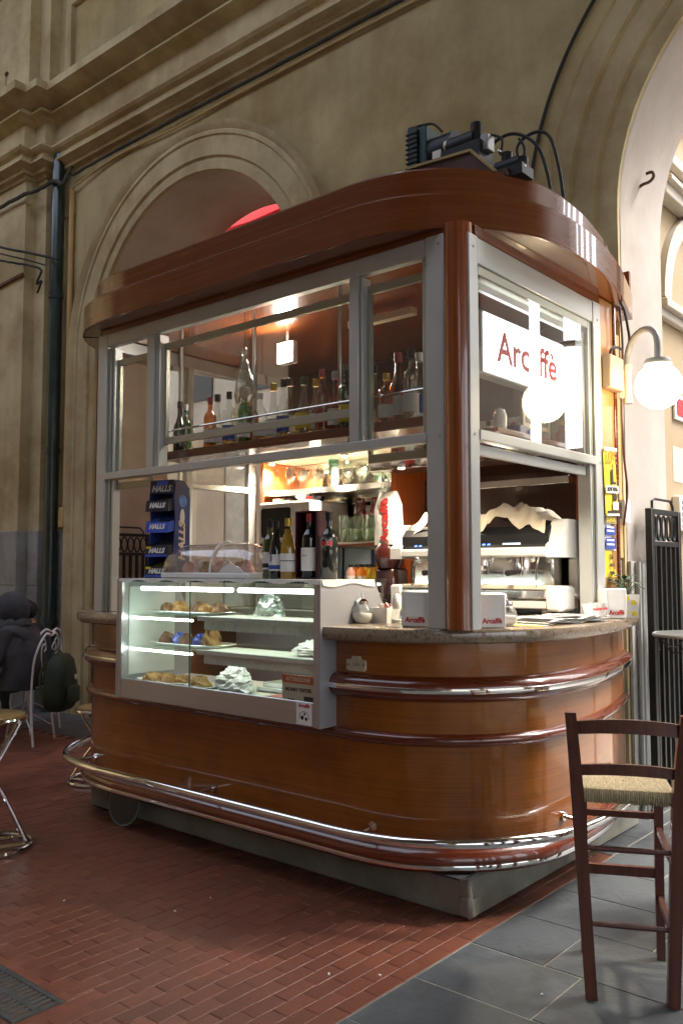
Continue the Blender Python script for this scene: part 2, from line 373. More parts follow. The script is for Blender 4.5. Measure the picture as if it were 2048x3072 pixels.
DR = (-3.10, -2.553, 1.445, 1.625)   # drain opening
cells = [c for c in cells if not (DR[0]-.03 < c[2] < DR[1]+.03 and DR[2]-.06 < c[3] < DR[3]+.06)]
cells.sort()
for c in cells[:300]:
    o = link('tile', tme, redf); o.location = (c[2], c[3], random.uniform(-.0014, .0008)); o.rotation_euler = (random.uniform(-.006, .006), random.uniform(-.01, .01), random.uniform(-.01, .01))
mb = MB(); base = tile_mb(TW-.003, TL-.003, .0012, .02)
for c in cells[300:]:
    dz = random.uniform(-.0014, .0008); mb.add([(v[0]+c[2], v[1]+c[3], v[2]+dz) for v in base.v], base.f)
o = mb.build('tile_field', TILE, redf, smooth=False); o['kind'] = 'stuff'
# cut tiles round the drain
mb = MB()
for (a, b_, c_, d_) in ((DR[0]-.14, DR[0]-.004, DR[2]-.20, DR[3]+.20), (DR[1]+.004, DR[1]+.10, DR[2]-.20, DR[3]+.20)):
    mb.box(a, b_, c_, d_, -.02, -.0019, .002)
mb.box(DR[0]-.0035, DR[1]+.0035, DR[3]+.004, DR[3]+.20, -.02, -.0021, .002).box(DR[0]-.0035, DR[1]+.0035, DR[2]-.20, DR[2]-.004, -.02, -.0021, .002)
o = mb.build('cut_tile_edging', TILE, redf, smooth=False); o['kind'] = 'stuff'
# grey slabs
def slab(x0, x1, y0, y1):
    gq = .0035; t_ = tile_mb(x1-x0-2*gq, y1-y0-2*gq, .0015, .03)
    o = t_.build('slab', SLAB, greyf, smooth=False); o.location = ((x0+x1)/2, (y0+y1)/2, random.uniform(-.0015, .001)); return o
row = 0; y = 2.855-.36*6
while y < 5.5:
    x = XB+.002; off = [.30, .55, .44][row % 3]; first = True
    while x < 2.4:
        l = off if first else random.choice([.5, .56, .6]); first = False
        slab(x, x+l, y, y+.36); x += l
    y += .36; row += 1
y = YS; 
for k in range(4):
    x = -10.5 + (k % 2)*.3
    while x < XB-.02:
        l = min(random.choice([.55, .6, .66]), XB-x); slab(x, x+l, y, y+.355); x += l
    y += .355
# drain grate
t = thing('drain_grate', 'dark cast iron slotted drain grate set in the red tiles', 'drain grate', (-2.83, 1.535, 0))
MB().box(DR[0], DR[1], DR[2], DR[3], -.05, -.035).build('pit', RUBBER, t, True, False)
MB().box(DR[0], DR[1], DR[2], DR[2]+.02, -.035, .002, .002).box(DR[0], DR[1], DR[3]-.02, DR[3], -.035, .002, .002).box(DR[0], DR[0]+.02, DR[2]+.02, DR[3]-.02, -.035, .002).box(DR[1]-.02, DR[1], DR[2]+.02, DR[3]-.02, -.035, .002).build('frame', pm('cast_iron', (.075, .078, .075), .6, metal=.4, var=.35, scale=25, bump=.3), t, True, False)
x = DR[0]+.032
while x < DR[1]-.03:
    MB().box(x, x+.014, DR[2]+.02, DR[3]-.02, -.03, .001, .002).build('grate_bar', MATS['cast_iron'], t, True, False); x += .027
MB().box(DR[0]+.02, DR[1]-.02, 1.527, 1.545, -.025, .0015, .001).build('cross_rib', MATS['cast_iron'], t, True, False)

# ------------------------------------------------------------------ the hall wall with its arches
YW = 4.85; TWL = .65; ZT = 9.0
A1 = (-5.90, 1.38, 3.52); A2 = (-.50, 1.48, 3.50); A3 = (4.9, 1.48, 3.5)
wall = thing('hall_wall', 'tall ochre plaster hall wall with moulded arches and a heavy cornice', 'wall', (-3.2, YW+.3, 0))
NA = 40
def arch_pts(a, n=NA): return [(a[0]-a[1]*cos(pi*k/n), a[2]+a[1]*sin(pi*k/n)) for k in range(n+1)]
def wall_face(mb, y, x0, x1, arches):
    x = x0
    for a in arches:
        mb.add([(x, y, 0), (a[0]-a[1], y, 0), (a[0]-a[1], y, a[2]), (x, y, a[2])], [(0,1,2,3)])
        mb.add([(x, y, a[2]), (a[0]-a[1], y, a[2]), (a[0]-a[1], y, ZT), (x, y, ZT)], [(0,1,2,3)])
        p = arch_pts(a)
        for q, r in zip(p, p[1:]): mb.add([(q[0], y, q[1]), (r[0], y, r[1]), (r[0], y, ZT), (q[0], y, ZT)], [(0,1,2,3)])
        x = a[0]+a[1]
    mb.add([(x, y, 0), (x1, y, 0), (x1, y, ZT), (x, y, ZT)], [(0,1,2,3)])
mb = MB(); wall_face(mb, YW, -8.08, 7.5, [A1, A2, A3]); wall_face(mb, YW+TWL, -16, 7.5, [A1, A2, A3])
mb.build('wall_face', PLASTER, wall, True, False)
for a, m_ in ((A1, PLASTERA), (A2, PLASTERP), (A3, PLASTERP)):
    p = [(a[0]-a[1], 0)] + arch_pts(a) + [(a[0]+a[1], 0)]
    dp = .88 if a is A1 else TWL
    mbr = MB().grid([[(q[0], YW, q[1]) for q in p], [(q[0], YW+dp, q[1]) for q in p]])
    if a is A1:
        pb = [(a[0]-a[1]-.35, 0)] + [(a[0]+(q[0]-a[0])*1.25, a[2]+(q[1]-a[2])*1.25) for q in arch_pts(a)] + [(a[0]+a[1]+.35, 0)]
        mbr.grid([[(q[0], YW+dp, q[1]) for q in p], [(q[0], YW+dp, q[1]) for q in pb], [(q[0], YW+TWL, q[1]) for q in pb]])
    mbr.build('arch_reveal', m_, wall, True, True, 30)
def archivolt(a, prof, m_, name='archivolt'):
    rows = []
    for (r, pr) in prof:
        row = [(a[0]-r, YW-pr, 0)] + [(a[0]-r*cos(pi*k/NA), YW-pr, a[2]+r*sin(pi*k/NA)) for k in range(NA+1)] + [(a[0]+r, YW-pr, 0)]
        rows.append(row)
    return MB().grid(rows).build(name, m_, wall, True, True, 25)
archivolt(A1, [(1.38, -.01), (1.38, .035), (1.455, .035), (1.47, .022), (1.482, .022), (1.495, .045), (1.66, .045), (1.672, .06), (1.70, .06), (1.712, .05), (1.745, .075), (1.78, .085), (1.785, 0)], PLASTER2)
archivolt(A2, [(1.48, -.01), (1.48, .03), (1.60, .03), (1.615, .05), (1.76, .05), (1.775, .07), (1.90, .07), (1.915, .085), (1.96, .10), (2.0, .115), (2.02, .115), (2.025, 0)], PLASTER2)
# stepped pilaster at the left
STEPS = [(-16, 4.61), (-8.28, 4.61), (-8.28, 4.73), (-8.08, 4.73), (-8.08, YW)]
mb = MB()
for p, q in zip(STEPS, STEPS[1:]): mb.add([(p[0], p[1], 0), (q[0], q[1], 0), (q[0], q[1], ZT), (p[0], p[1], ZT)], [(0,1,2,3)])
mb.build('pilaster', PLASTER2, wall, True, False)
def run_profile(prof, path, mat_, name, inset=0):
    """prof (projection, z) swept along a plan path whose faces look to -y / +x, with mitred corners"""
    rows = []
    n = len(path)
    for (pr, z) in prof:
        row = []; pr = pr*(1.55 if name == 'cornice' else 1)
        for i, p in enumerate(path):
            dx = pr if (i > 0 and i < n-1 or True) else 0
            # returns face +x: shift corner by (+pr) in x at steps
            step = 0 < i < n-1
            row.append((p[0]+(pr if step else 0), p[1]-pr, z))
        rows.append(row)
    return MB().grid(rows).build(name, mat_, wall, True, True, 25)
CPATH = [(-16, 4.61), (-8.28, 4.61), (-8.28, 4.73), (-8.08, 4.73), (-8.08, YW), (7.5, YW)]
run_profile([(0, 5.50), (.015, 5.50), (.02, 5.535), (.05, 5.54), (.05, 5.575), (.075, 5.60), (.105, 5.61), (.105, 5.63), (.085, 5.65), (.085, 5.70), (.11, 5.715), (.125, 5.74), (.125, 5.76), (.05, 5.78), (.05, 5.86), (.05, 6.05), (.065, 6.06), (.085, 6.09), (.13, 6.10), (.13, 6.12), (.10, 6.14), (.10, 6.17), (.15, 6.20), (.19, 6.23), (.22, 6.24), (.22, 6.32), (.20, 6.335), (0, 6.36)], CPATH, PLASTER2, 'cornice')
# low string line that shows on the wall under the cornice
run_profile([(0, 5.05), (.012, 5.055), (.012, 5.10), (0, 5.105)], [(-8.06, YW), (-7.70, YW)], PLASTER2, 'string_course')
# raised panel frame above the cornice
mb = MB().box(-7.90, 6, YW-.05, YW+.01, 6.36, 6.50, .006).box(-7.90, -7.80, YW-.05, YW+.01, 6.50, 7.32).box(-7.90, 6, YW-.05, YW+.01, 7.32, 7.5, .006)
mb.build('panel_frame', PLASTER2, wall, True, False)
run_profile([(0, 7.75), (.03, 7.76), (.05, 7.82), (.12, 7.86), (.16, 7.93), (.30, 7.98), (.30, 8.1), (0, 8.12)], CPATH, PLASTER2, 'upper_cornice')
# stone dado: each slab a piece
def dado(x0, x1, y, z1, rows=(0, .62, 1.24), w=.62):
    x = x0
    while x < x1-.01:
        xe = min(x+w, x1)
        zz = list(rows)+[z1]
        for za, zb in zip(zz, zz[1:]): MB().box(x+.003, xe-.003, y-.022, y, za+.003, zb-.003, .003).build('dado_slab', STONE, wall, True, False)
        x = xe
dado(-10.6, -8.28, 4.61, 1.80); dado(-8.262, -8.08, 4.73, 1.80, w=.3); dado(-8.06, -7.69, YW, 1.80, w=.4)
for yy0, yy1, xx in ((4.61, 4.73, -8.28), (4.73, YW, -8.08)):
    MB().box(xx, xx+.02, yy0-.02, yy1-.024, .003, 1.797, .002).build('dado_slab', STONE, wall, True, False)
dado(-2.52, -1.985, YW-.06, 1.45, rows=(0, .72), w=.27)
MB().box(-1.978, -1.958, YW+.0, YW+.30, .003, 1.44, .003).build('dado_slab', STONE, wall, True, False)
MB().box(-1.978, -1.958, YW+.306, YW+.64, .003, 1.44, .003).build('dado_slab', STONE, wall, True, False)
# ochre strip on the pier beside the kiosk, globe lamp's glow painted in
MB().box(-2.10, -1.986, YW-.08, YW-.032, 1.456, 2.75, .004).build('lamp_glow_strip', PLASTERO, wall, True, False)

# ------------------------------------------------------------------ rest of the hall (behind the camera) and the street outside
cb = MB().box(-16, 7.5, -6.3, -3.4, ZT, ZT+.3).box(-16, 7.5, 2.2, YW+TWL, ZT, ZT+.3).box(-16, -14.5, -3.4, 2.2, ZT, ZT+.3).box(-1.5, 7.5, -3.4, 2.2, ZT, ZT+.3)   # long roof opening added to let in fill light
ceil = cb.build('hall_ceiling', CEIL, smooth=False); structure(ceil)
def windows_wall(name, label, x0, x1, y0, y1, spans, zs, zl, along):
    t = thing(name, label, 'wall', ((x0+x1)/2, (y0+y1)/2, 0)); mb = MB()
    lo, hi = (x0, x1) if along == 'x' else (y0, y1); c = lo
    bx = (lambda a, b, z0, z1: mb.box(a, b, y0, y1, z0, z1)) if along == 'x' else (lambda a, b, z0, z1: mb.box(x0, x1, a, b, z0, z1))
    for a, b in spans:
        bx(c, a, 0, ZT); bx(a, b, 0, zs) if zs > 0 else None; bx(a, b, zl, ZT); c = b
    bx(c, hi, 0, ZT); mb.build('wall_face', DARKWALL if along == 'x' else PLASTER, t, True, False)
    for a, b in spans:
        n = max(3, int((b-a)/.55))
        for k in range(n+1):
            q = a+(b-a)*k/n
            if along == 'x': m2 = MB().box(q-.03, q+.03, (y0+y1)/2-.03, (y0+y1)/2+.03, zs, zl)
            else: m2 = MB().box((x0+x1)/2-.03, (x0+x1)/2+.03, q-.03, q+.03, zs, zl)
            m2.build('mullion', IRON, t, True, False)
        for zz in [zs+(zl-zs)*f for f in (.33, .66)]:
            m2 = MB().box(a, b, (y0+y1)/2-.025, (y0+y1)/2+.025, zz-.025, zz+.025) if along == 'x' else MB().box((x0+x1)/2-.025, (x0+x1)/2+.025, a, b, zz-.025, zz+.025)
            m2.build('transom', IRON, t, True, False)
    return t
windows_wall('hall_wall', 'plaster hall wall with tall glazed openings facing the kiosk', -16, 7.5, -6.3, -6.0, [(3.4, 6.6)], 4.6, 6.1, 'x')
windows_wall('hall_wall', 'end wall of the hall with a wide glazed screen', 7.5, 7.8, -6.3, YW+TWL, [(-5.6, -.9), (-.2, 4.3)], .2, 4.8, 'y')
t = thing('hall_wall', 'plain plaster wall closing the far end of the hall', 'wall', (-16.2, 0, 0))
MB().box(-16.3, -16, -6.3, YW+TWL, 0, ZT).build('wall_face', PLASTER, t, True, False)

# street side wall seen through the right-hand arch
sw = thing('street_building', 'cream street building with pale string courses and an arched window surround', 'building', (-2.9, 8.5, 0))
MB().box(-3.6, -2.12, YW+TWL+.002, 12.5, -.04, 8.5).build('wall', PLASTERF, sw, True, False)
for (z0, z1, pr) in ((4.74, 4.86, .10), (4.25, 4.33, .06), (3.94, 4.02, .10), (4.02, 4.06, .14), (3.10, 3.16, .05), (3.16, 3.22, .09)):
    MB().box(-2.119, -2.12+pr, YW+TWL+.25, 12.5, z0, z1, .006).build('string_course', TRIMF, sw, True, False)
cy, cr_, cz = 6.75, .80, 3.22
rows = []
for r, pr in ((cr_, 0), (cr_, .05), (cr_+.13, .05), (cr_+.13, 0)):
    rows.append([(-2.12+pr, cy-r*cos(pi*k/24), cz+.03+r*sin(pi*k/24)*.86) for k in range(25)])
MB().grid(rows).build('window_surround', TRIMF, sw, True, True, 25)
MB().box(-2.125, -2.095, cy-.62, cy+.62, 3.24, 3.27).build('window_sill', TRIMF, sw, True, False)
MB().box(-2.13, -2.117, 6.02, 6.9, 2.0, 2.25, .003).build('wall_plate', TRIMF, sw, True, False)
t = thing('wall_grille', 'white slatted ventilation unit on the cream street wall', 'vent', (-2.1, 6.2, 1.7))
MB().box(-2.117, -2.06, 5.98, 6.55, 1.66, 1.90, .008).build('casing', WHITE, t, True)
for k in range(5): MB().box(-2.06, -2.052, 6.01, 6.52, 1.685+k*.04, 1.705+k*.04).build('slat', GREYMET, t, True, False)
t = thing('no_entry_sign', 'small red and white sign board on the cream street wall', 'sign', (-2.1, 6.2, 2.5))
MB().box(-2.117, -2.10, 6.04, 6.34, 2.44, 2.62, .003).build('board', WHITE, t, True, False)
MB().box(-2.099, -2.095, 6.08, 6.30, 2.47, 2.59).build('red_field', RED, t, True, False)
# building across the lane; gaps and piers added to shape reflections in the kiosk
sb = thing('lane_building', 'pale plaster building across the lane behind the arches', 'building', (-9, 12.8, 0))
MB().box(-26, .7, 12.6, 13.2, -.04, 5.0).box(.7, 5.2, 12.6, 13.2, -.04, 3.3).box(5.2, 16, 12.6, 13.2, -.04, 5.0).box(-26, .7, 12.6, 13.2, 5.0, 8.6).box(1.30, 1.46, 12.6, 13.2, 3.3, 8.3).box(2.02, 2.14, 12.6, 13.2, 3.3, 8.3).box(2.72, 2.84, 12.6, 13.2, 3.3, 8.3).box(3.35, 5.2, 12.6, 13.2, 3.3, 8.6).box(5.2, 16, 12.6, 13.2, 5.0, 8.6).build('wall', PLASTERP, sb, True, False)
MB().box(-26, 1.1, 12.4, 13.4, 8.6, 8.9, .02).box(5.0, 16, 12.4, 13.4, 8.6, 8.9, .02).build('roof_edge', TRIMF, sb, True, False)
for k in range(18):
    xx = -24+k*2.15
    for za, zb in (((1.0, 3.3), (5.2, 7.5)) if not (-.4 < xx < 3.4) else ((.6, 2.7),)):
        w_ = MB().box(xx, xx+.95, 12.56, 12.61, za, zb).build('window', IRON, sb, True, False)
        MB().box(xx-.10, xx+1.05, 12.50, 12.598, zb, zb+.16).build('lintel', TRIMF, w_, True, False)
th = thing('tall_house', 'tall beige house rising behind the lane across from the first arch', 'building', (-16, 14, 0))
MB().box(-34, -5.2, 13.3, 16, -.04, 13).build('wall', PLASTERP, th, True, False); MB().box(-34.2, -5.0, 13.2, 16.2, 13, 13.3).build('roof', TRIMF, th, True, False)
for k in range(8): MB().box(-31+k*3.2, -29.9+k*3.2, 13.24, 13.31, 6.4, 8.2).build('window', IRON, th, True, False)
# white partition seen through the kiosk, just behind the first arch
pt = thing('lane_partition', 'pale grey boarded partition standing across the lane behind the first arch', 'partition', (-11, 9.6, 0))
for i, (xa, xb, m_) in enumerate(((-16.5, -12.3, PLASTERP), (-12.3, -11.3, TRIMF), (-11.3, -10.6, PLASTERP), (-10.6, -10.05, GREYMET), (-10.05, -9.75, PLASTERP), (-9.75, -8.9, TRIMF))):
    MB().box(xa+.004, xb-.004, 9.5+.02*(i % 2), 9.62, -.05, 3.6, .006).build('panel', m_, pt, True, False)
for r_ in (.75, 1.0, 1.25):
    pts = [(-9.72+r_*.62*sin(pi*k/16*.5), 9.49, 1.5+r_*cos(pi*k/16*.5)) for k in range(17)]
    MB().tube(pts, .009, 5).build('drawn_arc', GREYMET, pt, True)
# red parasol over the lane
pa = thing('red_parasol', 'red canvas parasol standing in the lane behind the first arch', 'parasol', (-6.12, 7.3, .15))
MB().cyl((0, 0, -.20), (0, 0, 5.1), .03).build('pole', WHITE, pa)
rows = []
for rr, zz in ((.02, 5.52), (.42, 5.47), (.80, 5.32), (1.15, 5.08), (1.5, 4.75), (1.5, 4.3)):
    rows.append([(rr*cos(2*pi*k/24), rr*sin(2*pi*k/24), zz-(.05 if k % 3 == 0 and rr > 1 else 0)) for k in range(24)])
MB().grid(rows, True).build('canopy', REDCLOTH, pa)

# ------------------------------------------------------------------ more helpers
def ray_dir(px, py):
    a = R(40.4); p = atan(179/2600)
    hd = Vector((-sin(a), cos(a), 0)); rt = Vector((cos(a), sin(a), 0)); up = Vector((0, 0, 1))
    return hd*cos(p)+up*sin(p) + rt*(px-1024)/2600 - (up*cos(p)-hd*sin(p))*(py-1536)/2600
CAMP = Vector((0, 0, 1.38))
def at_y(px, py, Y): d = ray_dir(px, py); return CAMP + d*(Y/d.y)
def at_x(px, py, X): d = ray_dir(px, py); return CAMP + d*(X/d.x)
def at_z(px, py, Z): d = ray_dir(px, py); return CAMP + d*((Z-1.38)/d.z)
def text(s, size, mat_, parent, loc, rot=(pi/2, 0, 0), name='lettering', bold=0., ext=.0006, sx=1., shear=0.):
    cu = bpy.data.curves.new('txt', 'FONT'); cu.body = s; cu.size = size; cu.align_x = 'CENTER'; cu.align_y = 'CENTER'; cu.extrude = ext; cu.offset = bold; cu.shear = shear; cu.resolution_u = 3
    ob = bpy.data.objects.new('txt', cu); me = bpy.data.meshes.new_from_object(ob); bpy.data.objects.remove(ob); bpy.data.curves.remove(cu)
    me.materials.clear(); me.materials.append(mat_); me.name = name
    o = link(name, me, parent); o.location = loc; o.rotation_euler = rot; o.scale = (sx, 1, 1); return o

# ------------------------------------------------------------------ the kiosk
KX = -3.21; YB = 4.70
RP = [(0, 2.83), (.40, 2.83), (.73, 2.83), (.84, 2.83), (.96, 2.842), (1.08, 2.872), (1.17, 2.917), (1.245, 2.967), (1.355, 3.076), (1.453, 3.237), (1.495, 3.36), (1.512, 3.52), (1.512, 3.70), (1.495, 3.90), (1.46, 4.113), (1.425, 4.28), (1.365, 4.50), (1.31, YB)]
def catmull(pts, n=5):
    P = [pts[0]]+list(pts)+[pts[-1]]; out = []
    for i in range(1, len(P)-2):
        a, b, c, d = P[i-1:i+3]
        for k in range(n):
            t_ = k/n; out.append(tuple(.5*(2*b[q]+(c[q]-a[q])*t_+(2*a[q]-5*b[q]+4*c[q]-d[q])*t_*t_+(-a[q]+3*b[q]-3*c[q]+d[q])*t_**3) for q in (0, 1)))
    out.append(pts[-1]); return out
HALF = catmull(RP); I73 = 10; NH = len(HALF)
def half(o):
    res = []
    for i, p in enumerate(HALF):
        a = HALF[max(i-1, 0)]; b = HALF[min(i+1, NH-1)]; tx, ty = b[0]-a[0], b[1]-a[1]; l = hypot(tx, ty); res.append((p[0]+ty/l*o, p[1]-tx/l*o))
    return res
def pth(o, part='full'):
    h = half(o); r = [(KX+p[0], p[1]) for p in h]; l = [(KX-p[0]-.075*max(0, min(1, (p[0]-.73)/.42)), p[1]) for p in h]
    if part == 'full': return l[::-1][:-1]+r
    if part == 'right': return r[I73:]
    return l[I73:][::-1]
def sweep(prof, part, name, mat_, parent, closed_prof=False, ang=35):
    pr = list(prof)+([prof[0]] if closed_prof else [])
    rows = [[(p[0], p[1], z) for p in pth(o, part)] for o, z in pr]
    mb = MB().grid(rows)
    if closed_prof:
        n = len(rows[0]); m = len(pr)-1
        mb.f.append(tuple(k*n for k in range(m))); mb.m.append(0); mb.f.append(tuple(k*n+n-1 for k in range(m))[::-1]); mb.m.append(0)
    return mb.build(name, mat_, parent, True, True, ang)
K = thing('kiosk_bar', 'rounded varnished wood coffee kiosk with aluminium windows and a two tier roof', 'kiosk', (KX, 3.78, 0))
MB().box(-4.52, -1.90, 3.02, 4.74, 0, .165, .012).build('plinth', CONC, K, True)
MB().box(-1.965, -1.894, 3.014, 3.085, 0, .095, .015).build('plinth_corner', CONC, K, True)
sweep([(-.05, .20), (-.05, .69), (-.08, .69), (-.08, .20)], 'full', 'lower_panel', WOODB, K, True)
for s_ in ('right', 'left'):
    sweep([(-.05, .69), (-.05, 1.088), (-.08, 1.088), (-.08, .69)], s_, 'upper_panel', WOODB, K, True)
    tor = [(-.052+.052*cos(a), .898+.052*sin(a)) for a in [R(-90+180*k/10) for k in range(11)]]
    b_ = sweep(tor, s_, 'torus_moulding', WOODR, K)
    sweep([(-.004, .885), (.004, .887), (.005, .897), (.004, .907), (-.004, .909)], s_, 'chrome_strip', CHROME, b_)
    sweep([(-.43, 1.09), (.025, 1.09), (.037, 1.097), (.042, 1.110), (.042, 1.132), (.037, 1.145), (.025, 1.150), (-.43, 1.15)], s_, 'counter_top', GRAN, K, True, 30)
sweep([(-.05+.030*cos(a), .6925+.0255*sin(a)) for a in [R(-90+180*k/8) for k in range(9)]], 'full', 'half_round_band', WOODR, K)
b_ = sweep([(-.11, .168)]+[(-.052+.052*cos(a), .220+.052*sin(a)) for a in [R(-90+180*k/10) for k in range(11)]], 'full', 'base_moulding', WOODR, K)
sweep([(-.006, .193), (.003, .195), (.004, .203), (.002, .211), (-.006, .213)], 'full', 'chrome_strip', CHROME, b_)
MB().prism(pth(-.10), .166, .172).build('underside', WOODD, K, True, False)
# foot rail on brackets
rail_path = [(p[0], p[1], .325) for p in pth(.088)][2:-2]
fr = MB().tube(rail_path, .0215, 12).build('foot_rail', CHROME, K, True)
hb = pth(-.05); hr = pth(.088)
def near_i(x, y): return min(range(len(hb)), key=lambda i: (hb[i][0]-x)**2+(hb[i][1]-y)**2)
for bx, by in ((-4.30, 2.95), (-3.25, 2.88), (-2.29, 2.885), (-1.75, 3.51), (-1.83, 4.35), (-4.68, 3.6)):
    i = near_i(bx, by); a = Vector((*hb[i], .33)); b = Vector((*hr[i], .325))
    MB().cyl(a, b, .008, 8).cyl(a-(b-a)*.02, a+(b-a)*.08, .020, 10).build('rail_bracket', CHROME, fr, True)
# enamel number plate
pl = [(-.052, -.018), (-.046, -.026), (.046, -.026), (.052, -.018), (.052, .018), (.044, .022), (.024, .024), (.022, .036), (-.022, .036), (-.024, .024), (-.044, .022), (-.052, .018)]
np_ = MB().prism_ax([(-2.366+x, .985+z) for x, z in pl], 2.8735, 2.882, 'y').build('number_plate', pm('brass_plate', (.62, .57, .42), .5, metal=.1, var=.15, scale=60), K, True)
text('194', .026, GREYMET, np_, (-2.366-KX, 2.8725-3.78, .985), name='engraved_number')
for dx in (-.042, .042): MB().cyl((-2.366+dx, 2.8745, .985), (-2.366+dx, 2.8715, .985), .004, 8).build('screw', IRON, np_, True)

# ---- aluminium frames
def fbox(name, b, mat_=ALU, par=None, bev=.003): return MB().box(*b, bev).build(name, mat_, par or K, True)
def frame_mesh(name, boxes, mat_=ALU):
    mb = MB()
    for b in boxes: mb.box(*b, .003)
    return mb.build(name, mat_, K, True)
y0, y1 = 2.925, 2.972
FF = frame_mesh('window_frame', [(-4.38, -4.295, y0, y1, 1.15, 2.775), (-2.03, -1.942, y0, y1, 1.15, 2.775), (-4.294, -2.031, y0+.003, y1, 2.695, 2.772), (-4.294, -2.031, y0-.004, y1, 1.912, 1.952),
    (-3.916, -3.853, y0+.003, y1, 1.953, 2.694), (-2.449, -2.395, y0+.003, y1, 1.953, 2.694)])
fbox('track', (-4.293, -4.268, y0+.014, y1+.03, 1.151, 2.690), ALUD, FF); fbox('track', (-4.264, -4.246, y0+.024, y1+.03, 1.151, 2.690), ALU, FF)
fbox('track', (-2.058, -2.034, y0+.014, y1+.03, 1.953, 2.690), ALUD, FF)
for xa, xb in ((-3.850, -3.834), (-3.829, -3.816), (-2.392, -2.380)): fbox('track', (xa, xb, y0+.014, y1+.03, 1.954, 2.690), ALU, FF, .002)
def sash(xa, xb, zb, zt, bar=.038):
    ya, yb = 2.974, 2.994
    o = MB().box(xa, xb, ya, yb, zt-bar, zt, .002).box(xa, xb, ya, yb, zb, zb+bar, .002).box(xa, xa+.018, ya, yb, zb+bar, zt-bar).box(xb-.018, xb, ya, yb, zb+bar, zt-bar).build('sash', ALUD, FF, True)
    MB().box(xa+.018, xb-.018, ya+.008, yb-.008, zb+bar, zt-bar).build('pane', PANE, FF, True, False)
sash(-4.245, -3.918, 1.857, 2.62); sash(-3.815, -2.452, 2.078, 2.645); sash(-2.378, -2.06, 1.856, 2.655)
for sx_, sz in ((-1.965, 2.735), (-1.965, 1.93), (-4.35, 1.935), (-2.03, 2.66)): MB().cyl((sx_, y0-.0035, sz), (sx_, y0+.004, sz), .006, 8).build('screw', GREYMET, FF, True)
x0, x1 = -1.872, -1.822
RF = frame_mesh('window_frame', [(x0, x1, 2.932, 3.0, 1.15, 2.752), (x0, x1, 4.10, 4.187, 1.15, 2.752), (x0, x1-.003, 3.001, 4.099, 2.640, 2.749), (x0, x1+.004, 3.001, 4.099, 1.912, 1.955)])
fbox('track', (x0-.03, x1-.012, 4.058, 4.076, 1.151, 2.636), ALU, RF, .002); fbox('track', (x0-.03, x1-.012, 4.080, 4.096, 1.151, 2.636), ALUD, RF, .002); fbox('track', (x0-.03, x1-.012, 3.003, 3.018, 1.956, 2.636), ALUD, RF, .002)
fbox('upper_track', (x0-.03, x1-.012, 3.02, 4.056, 2.600, 2.638), ALUD, RF, .002)
o = MB().box(-1.872, -1.852, 3.03, 4.05, 1.856, 1.90, .003).box(-1.872, -1.852, 3.03, 3.05, 1.90, 2.58).box(-1.872, -1.852, 4.03, 4.05, 1.90, 2.58).box(-1.872, -1.852, 3.05, 4.03, 2.55, 2.58).build('sash', ALU, RF, True)
MB().box(-1.838, -1.832, 3.018, 4.058, 1.955, 2.60).build('pane', PANE, RF, True, False)
for sy_, sz in ((2.965, 2.70), (2.965, 1.93), (4.15, 1.93), (4.15, 2.66)): MB().cyl((x1-.004, sy_, sz), (x1+.0025, sy_, sz), .006, 8).build('screw', GREYMET, RF, True)
x0, x1 = -4.38, -4.335
LF = frame_mesh('window_frame', [(x0, x1, 4.11, 4.187, 1.15, 2.775), (x0+.003, x1, 3.565, 3.618, 1.15, 2.694), (x0, x1-.002, 2.974, 4.109, 2.695, 2.772), (x0-.003, x1-.002, 3.62, 4.108, 1.915, 1.955)])
fbox('sash_rail', (x0-.003, x1-.002, 3.02, 3.563, 1.915, 1.955), pm('tan_rail', (.50, .38, .26), .5, var=.15), LF)
for ya, yb in ((2.98, 3.56), (3.622, 4.105)): MB().box(-4.362, -4.356, ya, yb, 1.955, 2.694).build('pane', PANE, LF, True, False)
fbox('pole', (-4.325, -4.300, 3.48, 3.505, 1.15, 2.77), STEEL, K)
fbox('header', (-4.375, -1.945, 2.932, 2.985, 2.7725, 2.799), WOODF, bev=0); fbox('header', (-1.868, -1.828, 2.99, 4.18, 2.7515, 2.799), WOODF, bev=0); fbox('header', (-4.375, -4.338, 2.986, 4.18, 2.7755, 2.799), WOODF, bev=0)
# corner post, wood panels
MB().lathe([(.060, 0), (.060, 1.648)], (-1.887, 2.953, 1.15), 32).build('corner_post', WOODP, K, True)
fbox('side_panel', (-1.868, -1.826, 4.188, 4.345, 1.15, 2.79), pm('pale_side_veneer', (.42, .20, .06), .4, var=.12, stretch=(20, 20, .7), scale=3, coat=.4)); fbox('panel_edge', (-1.872, -1.818, 4.346, 4.372, 1.15, 2.79), WOODR)
fbox('panel_edge', (-1.975, -1.930, 4.19, 4.21, 1.15, 1.95), WOODO)
fbox('back_panel', (-4.345, -1.932, 4.50, 4.53, .17, 2.775), WOODD)
MB().box(-4.36, -1.84, 2.99, 4.53, 2.776, 2.786).build('inner_ceiling', WOODP, K, True, False)
